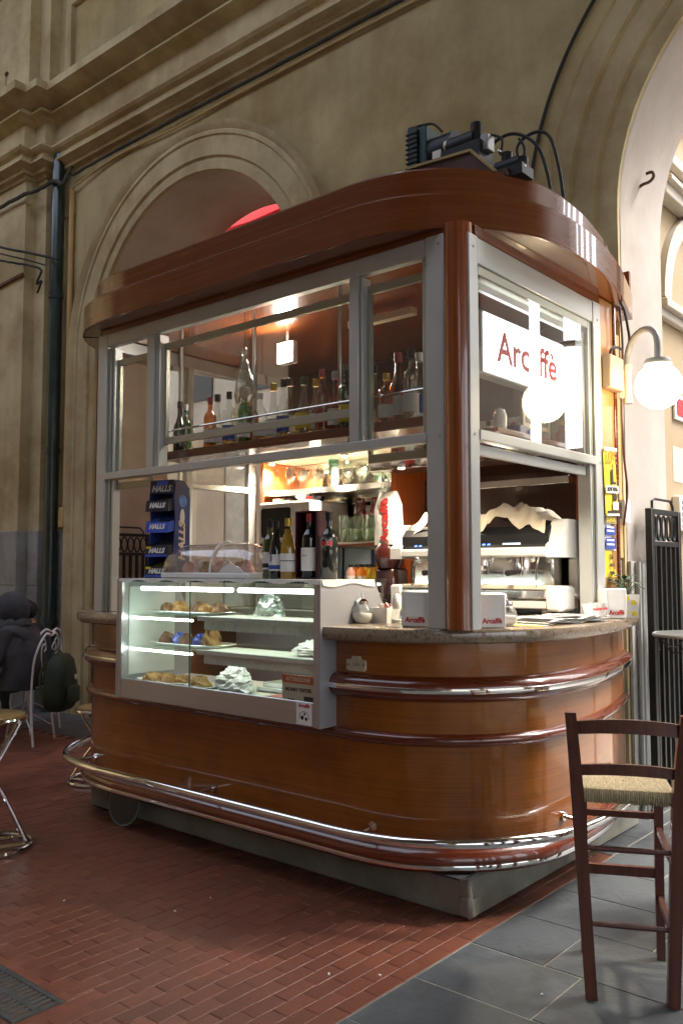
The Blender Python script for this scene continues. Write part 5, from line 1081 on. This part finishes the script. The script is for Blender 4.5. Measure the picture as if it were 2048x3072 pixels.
# posters on the wood panel
def poster(label, y0, y1, z0, z1, mat_, tilt=0, x=-1.8245):
    t = thing('poster', label, 'poster', (x, (y0+y1)/2, z0), 0); t.rotation_euler = (tilt, 0, 0)
    w = (y1-y0)/2; h = z1-z0
    rows = [[(.0+.006*sin(k*.9)*(j/4), -w+2*w*k/6, h*j/4) for k in range(7)] for j in range(5)]
    MB().grid(rows).build('sheet', mat_, t); return t, w, h
def strip(t, y0, y1, z0, z1, m_, nm='print', x=.0075): MB().box(x-.0008, x, y0, y1, z0, z1).build(nm, m_, t, smooth=False)
FX = (pi/2, 0, pi/2)
p1, w, h = poster('yellow film poster with white bands and a dark figure on the kiosk side panel', 4.188, 4.345, 1.665, 2.015, YEL, R(3), -1.815)
strip(p1, -w, w, h*.95, h, PAPER); strip(p1, -w, w, h*.33, h*.44, PAPER); strip(p1, -w, w, 0, h*.03, PAPER); strip(p1, -w+.01, w-.01, h*.035, h*.075, BLACKINK); strip(p1, 0, w-.01, h*.09, h*.2, PAPER); strip(p1, -.01, .02, h*.46, h*.68, BLACKINK, 'figure'); strip(p1, .02, .05, h*.46, h*.50, BLACKINK, 'figure'); strip(p1, .012, .022, h*.66, h*.76, BLACKINK, 'figure')
text('LOVE', .085, JUICE['orange'], p1, (.0085, .0, h*.84), FX, bold=.001, sx=.62); text('NOVE VITRA', .028, BLACKINK, p1, (.0085, 0, h*.385), FX, bold=.0008, sx=.8)
MB().cyl((.0078, .03, h*.27), (.0086, .03, h*.27), .022, 14).build('emblem', BLACKINK, p1)
p2, w, h = poster('blue and white cinema sheet headed in yellow under the film poster', 4.188, 4.325, 1.487, 1.668, PAPER)
strip(p2, -w, w-.012, h*.05, h*.36, BLUEINK); strip(p2, -w, w-.012, h*.44, h*.70, BLUEINK); strip(p2, -w, w, h*.76, h, pm('olive_print', (.28, .25, .12), .7)); text('ODEON', .034, YEL, p2, (.0085, -.005, h*.87), FX, bold=.001, sx=.85)
for zz in (.15, .27, .53, .63): strip(p2, -w+.012, w-.035, h*zz, h*(zz+.05), PAPER, 'print', .0084)
p3, w, h = poster('yellow sticker reading qui ora e regalo on the kiosk panel', 4.188, 4.325, 1.352, 1.485, YEL)
text('Qui', .034, BLACKINK, p3, (.0085, -.008, h*.78), FX, bold=.0008, sx=.8); text('ora è', .034, BLACKINK, p3, (.0085, 0, h*.48), FX, bold=.0008, sx=.8); text('regalo', .034, BLACKINK, p3, (.0085, 0, h*.18), FX, bold=.0008, sx=.8)
t = thing('wall_notice', 'small white notice with grey print on the pier corner', 'notice', (-1.985, 4.77, 1.66)); MB().box(-.03, .03, -.005, .0, 0, .13).box(.03, .034, -.005, .07, 0, .13).build('card', PAPER, t, smooth=False); MB().box(-.015, .015, -.0062, -.0052, .02, .11).build('print', MATS['newsprint'], t, smooth=False)
# iron gates folded in the arches
def gate(label, x, y0, y1, zt, back=.05):
    t = thing('iron_gate', label, 'gate', (x, (y0+y1)/2, 0), 0, 'folded iron gates'); w = (y1-y0)/2
    MB().box(-.02, .02, -w, -w+.04, .03, zt, .003).build('stile', IRON, t); MB().box(-.02, .02, w-.04, w, .03, zt, .003).build('stile', IRON, t)
    for z in (.06, zt-.22, zt-.03): MB().box(-.015, .015, -w+.04, w-.04, z, z+.03, .002).build('rail', IRON, t)
    n = 5
    for k in range(n):
        yy = -w+.04+(2*w-.08)*(k+.5)/n; MB().box(-.011, .011, yy-.011, yy+.011, .09, zt-.22).build('bar', IRON, t, smooth=False)
        MB().tube([(0, yy+.035*cos(2*pi*i/14), zt-.11+.072*sin(2*pi*i/14)) for i in range(14)], .008, 6, True).build('oval', IRON, t)
    MB().tube([(-.0, -w+.06, zt), (0, -w+.06, zt+.045), (0, -w+.10, zt+.06), (0, w-.12, zt+.06), (0, w-.08, zt+.02), (0, w-.08, zt)], .008, 6).build('bolt_loop', IRON, t); return t
gate('black iron gate leaf folded back in the large arch by the kiosk', -1.905, 4.99, 5.47, 1.75)
gate('black iron gate leaf folded back in the arch behind the kiosk', -7.21, 5.0, 5.46, 1.76)
t = thing('wall_conduit', 'grey metal conduit climbing the stone dado of the pier', 'conduit', (-1.94, 4.915, 0)); MB().tube([(0, 0, 0), (0, 0, .72), (.0, 0, 1.44)], .014, 8).build('tube', GREYMET, t); MB().tube([(.0, .045, 0), (0, .045, 1.43)], .018, 8).build('tube', GREYMET, t)
# tall round table by the arch
rt_ = thing('bar_table', 'tall round bar table with thin metal rim and wire scroll apron', 'table', (-1.58, 5.02, 0))
MB().lathe([(.001, 1.018), (.29, 1.018), (.30, 1.022), (.30, 1.034), (.29, 1.038), (.001, 1.038)], n=36).build('top', pm('table_top', (.20, .21, .20), .3, var=.1, coat=.4), rt_); MB().tube([(.302*cos(2*pi*k/36), .302*sin(2*pi*k/36), 1.028) for k in range(36)], .010, 6, True).build('rim', GREYMET, rt_)
for k in range(8):
    a = 2*pi*k/8; MB().tube([((.29-.02*sin(pi*i/8))*cos(a+.35*(i/8)*2), (.29-.02*sin(pi*i/8))*sin(a+.35*(i/8)*2), 1.01-.07*sin(pi*i/8)) for i in range(9)], .004, 5).build('scroll', IRON, rt_)
MB().cyl((0, 0, .03), (0, 0, 1.018), .022, 12).build('column', IRON, rt_); MB().lathe([(.001, .03), (.20, .02), (.22, 0), (.001, 0)], n=24).build('foot', IRON, rt_)

# ------------------------------------------------------------------ seating
def bar_chair(loc, rz, label):
    t = thing('bar_chair', label, 'bar chair', loc, rz, 'wooden bar chairs with straw seats')
    for s_ in (-1, 1):
        P = [Vector((s_*.125, 0, 0)), Vector((s_*.150, .006, .50)), Vector((s_*.156, .004, .62)), Vector((s_*.166, -.025, .78)), Vector((s_*.177, -.072, .925))]
        rows = []
        for i, p in enumerate(P):
            hw, hd_ = [.019, .0205, .021, .0195, .0175][i], [.019, .022, .023, .020, .015][i]; rows.append([(p.x-hw, p.y-hd_, p.z), (p.x+hw, p.y-hd_, p.z), (p.x+hw, p.y+hd_, p.z), (p.x-hw, p.y+hd_, p.z)])
        mb = MB().grid(rows, True); mb.f += [(3,2,1,0), tuple(16+k for k in range(4))]; mb.m += [0, 0]; mb.build('rear_leg', WOODC, t, ang=25)
        MB().add([(s_*(.130 if z == 0 else .132)+a*.0165*(.85 if z == 0 else 1), .352+b*.0165*(.85 if z == 0 else 1), z) for z in (0, .640) for a, b in ((-1,-1), (1,-1), (1,1), (-1,1))], [(3,2,1,0), (4,5,6,7)]+[(i, (i+1) % 4, 4+(i+1) % 4, 4+i) for i in range(4)]).build('front_leg', WOODC, t, smooth=False)
        for z in (.20, .44): MB().bar((s_*.138, .005, z), (s_*.131, .345, z+.015), .018, .022).build('side_stretcher', WOODC, t, smooth=False)
    def slat(z0, z1, x, y, arc, bow):
        n = 12; f_, b_ = [], []
        rows = [[], [], [], []]
        for k in range(n+1):
            u = k/n*2-1; yy = y-bow*(1-u*u); zt = z1+arc*(1-u*u); zb = z0+arc*.75*(1-u*u)
            for r_, p in zip(rows, ((u*x, yy-.008, zb), (u*x, yy-.008, zt), (u*x, yy+.008, zt), (u*x, yy+.008, zb))): r_.append(p)
        mb = MB().grid(rows+[rows[0]]); mb.build('back_slat', WOODC, t, ang=25)
    slat(.852, .893, .168, -.052, .014, .018); slat(.712, .745, .160, -.012, .012, .014)
    for z, yy, w_, xx in ((.475, .004, .020, .148), (.235, .002, .018, .138)): MB().tube([(-xx, yy, z), (0, yy, z), (xx, yy, z)], [.008, .010, .008], 8).build('rear_stretcher', WOODC, t)
    MB().bar((-.13, .352, .30), (.13, .352, .30), .02, .034).build('front_stretcher', WOODC, t, smooth=False); MB().bar((-.13, .352, .50), (.13, .352, .50), .018, .022).build('front_stretcher', WOODC, t, smooth=False)
    # straw seat: four woven triangles meeting in the middle with a rolled rim
    q = [(-.152, -.008), (.152, -.008), (.146, .368), (-.146, .368)]
    rows = []; N = 24
    def ring(f, z, jit=0):
        r_ = []
        for e in range(4):
            a, b = q[e], q[(e+1) % 4]
            for k in range(N//4*2):
                u = k/(N//4*2); x = a[0]+(b[0]-a[0])*u; y = a[1]+(b[1]-a[1])*u
                r_.append((x*f, (y-.185)*f+.185, z+(random.uniform(-1, 1)*jit)))
        return r_
    rows = [ring(.90, .628), ring(.99, .634), ring(1.0, .646), ring(.985, .662), ring(.93, .668, .001), ring(.7, .665, .0015), ring(.4, .660, .0015), ring(.02, .656)]
    MB().grid(rows, True).build('straw_seat', STRAW, t, ang=50)
    mb = MB()
    for k in range(46):
        x = -.155+.31*k/45; mb.tube([(x, -.004, .667), (x*1.0, -.014, .656), (x, -.016, .640), (x, -.008, .628+random.uniform(-.003, .003))], .0042, 5)
    o = mb.build('straw_wrap', STRAW, t); o['kind'] = 'stuff'
    return t
bar_chair((-1.16, 2.80, 0), R(27), 'dark brown wooden bar chair with straw seat facing the kiosk counter')
bar_chair((-.955, 3.66, 0), R(52), 'dark brown wooden bar chair with straw seat nearer the tall round table')
def bar_stool(loc, rz, h, label):
    t = thing('bar_stool', label, 'bar stool', loc, rz, 'round wooden stools on chrome frames')
    MB().lathe([(.001, h-.022), (.158, h-.022), (.162, h-.014), (.160, h-.004), (.150, h), (.001, h)], n=32).build('seat', pm('stool_wood', (.34, .20, .07), .35, var=.2, scale=4, stretch=(1, 14, 1), coat=.5) if 'stool_wood' not in MATS else MATS['stool_wood'], t)
    MB().tube([(.163*cos(2*pi*k/32), .163*sin(2*pi*k/32), h-.024) for k in range(32)], .011, 8, True).build('seat_rim', CHROME, t)
    for s_ in (-1, 1):
        for d_ in (-1, 1):
            MB().tube(smooth_path([(s_*.125, d_*.03, h-.045), (s_*.115, d_*.035, h-.085), (-s_*.06, d_*.055, h*.40), (-s_*.17, d_*.075, .03)]), .0105, 8).build('leg', CHROME, t)
        MB().tube([(s_*.125, -.06, h-.045), (s_*.125, .06, h-.045)], .0105, 8).build('cross_tube', CHROME, t)
        MB().tube([(-.195, s_*.075, .016), (.195, s_*.075, .016)], .010, 8).build('base_bar', CHROME, t)
    MB().tube([(.205*cos(2*pi*k/36), .205*sin(2*pi*k/36), .014) for k in range(36)], .0125, 8, True).build('base_ring', CHROME, t); return t
bar_stool((-4.22, 2.235, 0), R(70), .665, 'round wooden bar stool with chrome frame standing alone on the red tiles')
bar_stool((-5.0, 3.42, 0), R(20), .49, 'round wooden stool with chrome frame tucked beside the kiosk end')
t = thing('round_tray', 'round dark glass plate with pale rim leaning on the kiosk plinth', 'plate', tuple(at_z(365, 2476, .002)), 0); t.rotation_euler = (R(-9), 0, R(6))
MB().prism_ax([(.118*cos(2*pi*k/32), .118+.118*sin(2*pi*k/32)) for k in range(32)], -.004, .004, 'y').build('disc', pm('smoked_plate', (.035, .042, .038), .3, var=.3, scale=9, coat=.3), t); MB().tube([(.118*cos(2*pi*k/32), 0, .118+.118*sin(2*pi*k/32)) for k in range(32)], .0065, 6, True).build('rim', pm('plate_rim', (.10, .16, .17), .3, coat=.3), t)
def wire_chair(loc, rz, label):
    t = thing('wire_chair', label, 'chair', loc, rz, 'white wrought iron chairs')
    def tb(nm, pts, r=.009, m=6): MB().tube(smooth_path(pts), r, 6).build(nm, WHITEIRON, t)
    tb('back_frame', [(-.19, -.20, 0), (-.175, -.175, .22), (-.165, -.165, .45), (-.185, -.19, .66), (-.165, -.225, .80), (-.08, -.24, .88), (0, -.243, .86), (.08, -.24, .88), (.165, -.225, .80), (.185, -.19, .66), (.165, -.165, .45), (.175, -.175, .22), (.19, -.20, 0)], .010)
    for s_ in (-1, 1):
        tb('back_scroll', [(s_*.01, -.18, .48), (s_*.05, -.195, .60), (s_*.11, -.215, .70), (s_*.12, -.225, .78), (s_*.08, -.23, .80), (s_*.055, -.225, .76), (s_*.08, -.225, .74)], .006)
        tb('front_leg', [(s_*.17, .17, .44), (s_*.16, .18, .30), (s_*.15, .17, .20), (s_*.185, .22, .02), (s_*.20, .24, 0)], .009)
        tb('brace', [(s_*.17, -.17, .12), (0, 0, .24), (-s_*.17, .19, .12)], .006)
    MB().tube([(.19*cos(2*pi*k/28), .19*sin(2*pi*k/28), .45) for k in range(28)], .009, 6, True).build('seat_ring', WHITEIRON, t)
    for k in range(7):
        x = -.15+.05*k; y = sqrt(max(0, .19**2-x*x)); MB().box(x-.012, x+.012, -y, y, .447, .453).build('seat_slat', WHITEIRON, t, smooth=False)
    return t
RZ1 = atan2(-(-.83), -.55)        # local +y looks along (-.83,-.55)
wire_chair((-6.62, 3.76, 0), RZ1, 'white wrought iron chair under the person in the grey hooded jacket')
wire_chair((-7.08, 4.08, 0), RZ1-.25, 'white wrought iron chair under the person in the dark teal jacket')

# ------------------------------------------------------------------ people
def person(loc, rz, label, jm, name='person', lean=.06, hood=True, s=1.0):
    t = thing(name, label, 'person', loc, rz)
    V = []; E_ = []; RAD = []
    def v(p, r, par=None):
        V.append(p); RAD.append(r if isinstance(r, tuple) else (r, r)); i = len(V)-1
        if par is not None: E_.append((par, i))
        return i
    pel = v((0, -.04, .50), (.17, .14)); b1 = v((0, -.05, .66), (.165, .13), pel); b2 = v((0, -.04+lean*.3, .80), (.175, .135), b1); b3 = v((0, -.03+lean, .90), (.15, .12), b2); nk = v((0, .0+lean, .985), (.065, .065), b3); hd = v((0, .025+lean, 1.06), (.088, .095), nk); tp = v((0, .03+lean, 1.13), (.075, .085), hd)
    for q in (-1, 1):
        sh = v((q*.185, -.03+lean, .885), .070, b3); el = v((q*.25, .02+lean, .64), .055, sh); wr = v((q*.15, .25+lean, .66), .038, el); pm_ = v((q*.125, .32+lean, .665), (.030, .040), wr)
        for fi, (dx, dy, l) in enumerate(((-.03, .0, .055), (-.012, .01, .07), (.006, .012, .075), (.022, .008, .065))):
            f1 = v((q*(.125+dx), .36+lean+dy, .672), .010, pm_); v((q*(.12+dx), .36+lean+dy+l*.6, .655), .0085, f1)
        th = v((q*.075, .335+lean, .690), .011, wr); v((q*.062, .365+lean, .688), .009, th)
        hp = v((q*.10, .03, .50), .105, pel); kn = v((q*.13, .40, .52), .072, hp); an = v((q*.13, .36, .10), .046, kn); v((q*.14, .50, .045), .040, an)
    me = bpy.data.meshes.new('body'); me.from_pydata(V, E_, []); ob = link('tmp', me)
    sk = ob.modifiers.new('s', 'SKIN'); ss = ob.modifiers.new('d', 'SUBSURF'); ss.levels = 2; ss.render_levels = 2
    sv = me.skin_vertices[0].data
    for i, r in enumerate(RAD): sv[i].radius = r
    sv[0].use_root = True
    bpy.context.view_layer.update(); dg = bpy.context.evaluated_depsgraph_get(); m2 = bpy.data.meshes.new_from_object(ob.evaluated_get(dg)); bpy.data.objects.remove(ob)
    m2.materials.clear()
    for m_ in (jm, JEANS, SKIN, BLACK): m2.materials.append(m_)
    for p in m2.polygons:
        c = p.center; k = 0
        if c.z < .60 and c.y > .02 and abs(c.x) < .26: k = 1
        if c.z < .12: k = 3
        if c.z > .98 or (c.y > .28+lean and c.z > .62): k = 2
        if c.z < .50 and k == 0: k = 1
        p.material_index = k
    m2.shade_smooth(); link('body', m2, t)
    # face on the front of the head, then the hood around it
    hy = .03+lean
    for q in (-1, 1): MB().ball((q*.032, hy+.088, 1.075), .011, 8, 6).build('eye', BLACK, t)
    MB().ball((0, hy+.105, 1.05), .016, 8, 6, sz=1.6).build('nose', SKIN, t)
    if hood:
        rows = []
        for k in range(11):
            f = k/10; a = R(-62+f*152); rows_ = []
            for i in range(21):
                b = R(-128+256*i/20); rr = .135*(1+.03*sin(i*1.7+k)); x = rr*.98*cos(a)*sin(b); y = hy-.005-rr*1.12*cos(a)*cos(b); z = 1.075+.150*sin(a); rows_.append((x, y, z))
            rows.append(rows_)
        MB().grid(rows).build('hood', jm, t, ang=70)
        rows = [[(r*1.1*sin(2*pi*i/20), hy-.035-r*.85*cos(2*pi*i/20), z+.012*sin(i*2.1)) for i in range(20)] for r, z in ((.115, 1.0), (.15, .975), (.155, .945), (.12, .93))]
        MB().grid(rows, True).build('hood_collar', jm, t, ang=70)
    else:
        MB().ball((0, hy-.012, 1.10), .118, 16, 10, sz=.86).build('cap', BLACK, t)
        MB().lathe([(.118, 0), (.15, -.012), (.15, -.018), (.11, -.01)], (0, hy+.005, 1.105), 20).build('cap_brim', BLACK, t)
    # loose jacket
    rows = []
    for z, rx, ry, yo in ((.44, .215, .175, -.03), (.50, .225, .18, -.035), (.62, .215, .168, -.045), (.76, .222, .165, -.03+lean*.4), (.86, .218, .145, -.025+lean*.8), (.925, .165, .115, -.02+lean), (.97, .095, .09, lean)):
        rows.append([((rx+.010*sin(5*a+z*30))*cos(a), yo+(ry+.010*sin(4*a+z*22))*sin(a), z) for a in [2*pi*i/26 for i in range(26)]])
    MB().grid(rows, True).build('jacket', jm, t, ang=80)
    return t
person((-6.64, 3.75, -.005), RZ1, 'seated person in a grey hooded jacket with the hood up', JACKET)
person((-7.06, 4.08, -.06), RZ1-.25, 'seated person in a dark teal jacket and black cap', JACKET2, hood=False)
bp = thing('backpack', 'dark green backpack hanging on the white chair back', 'backpack', (-6.31, 3.92, .27), RZ1)
rows = []
for z, rx, ry in ((0, .12, .06), (.03, .155, .085), (.15, .165, .10), (.30, .15, .095), (.40, .115, .075), (.45, .06, .045), (.455, .01, .01)):
    rows.append([(rx*max(-1, min(1, 1.2*cos(2*pi*i/20)))*(1+.03*sin(i*3+z*20)), ry*max(-1, min(1, 1.2*sin(2*pi*i/20)))*(1+.05*sin(i*2+z*30)), z) for i in range(20)])
MB().grid(rows, True).build('bag', GREENBAG, bp, ang=80); MB().box(-.11, .11, -.125, -.085, .05, .20, .02).build('front_pocket', GREENBAG, bp)
for s_ in (-1, 1): MB().tube(smooth_path([(s_*.06, .085, .40), (s_*.08, .13, .30), (s_*.10, .12, .15), (s_*.10, .08, .05)]), .012, 6).build('strap', pm('olive_strap', (.07, .075, .015), .8) if 'olive_strap' not in MATS else MATS['olive_strap'], bp)
MB().cyl((.05, -.102, .26), (.05, -.108, .26), .022, 12).build('badge', PAPER, bp); MB().tube([(0, -.02, .44), (.0, .03, .49), (0, .08, .44)], .008, 6).build('grab_loop', MATS['olive_strap'], bp)
ct = thing('cafe_table', 'small round cafe table in front of the two seated people', 'table', (-7.15, 3.45, 0)); MB().lathe([(.001, .70), (.30, .70), (.30, .72), (.001, .72)], n=28).build('top', WHITEIRON, ct); MB().cyl((0, 0, .02), (0, 0, .70), .02, 10).build('column', WHITEIRON, ct); MB().lathe([(.001, .02), (.2, .015), (.2, 0), (.001, 0)], n=20).build('foot', WHITEIRON, ct)

# small litter on the floor
mb = MB()
for k in range(7):
    x, y = random.uniform(-3.6, -1.85), random.uniform(1.7, 2.6)
    if k > 4: x, y = random.uniform(-1.6, -.9), random.uniform(2.2, 2.9)
    a = random.uniform(0, 6.28); l = random.uniform(.004, .012); mb.bar((x, y, .003), (x+l*cos(a), y+l*sin(a), .004), .006, .004)
o = mb.build('floor_litter', PAPER, None, smooth=False); o['kind'] = 'stuff'; o['label'] = 'tiny scraps of paper scattered on the floor'; o['category'] = 'litter'
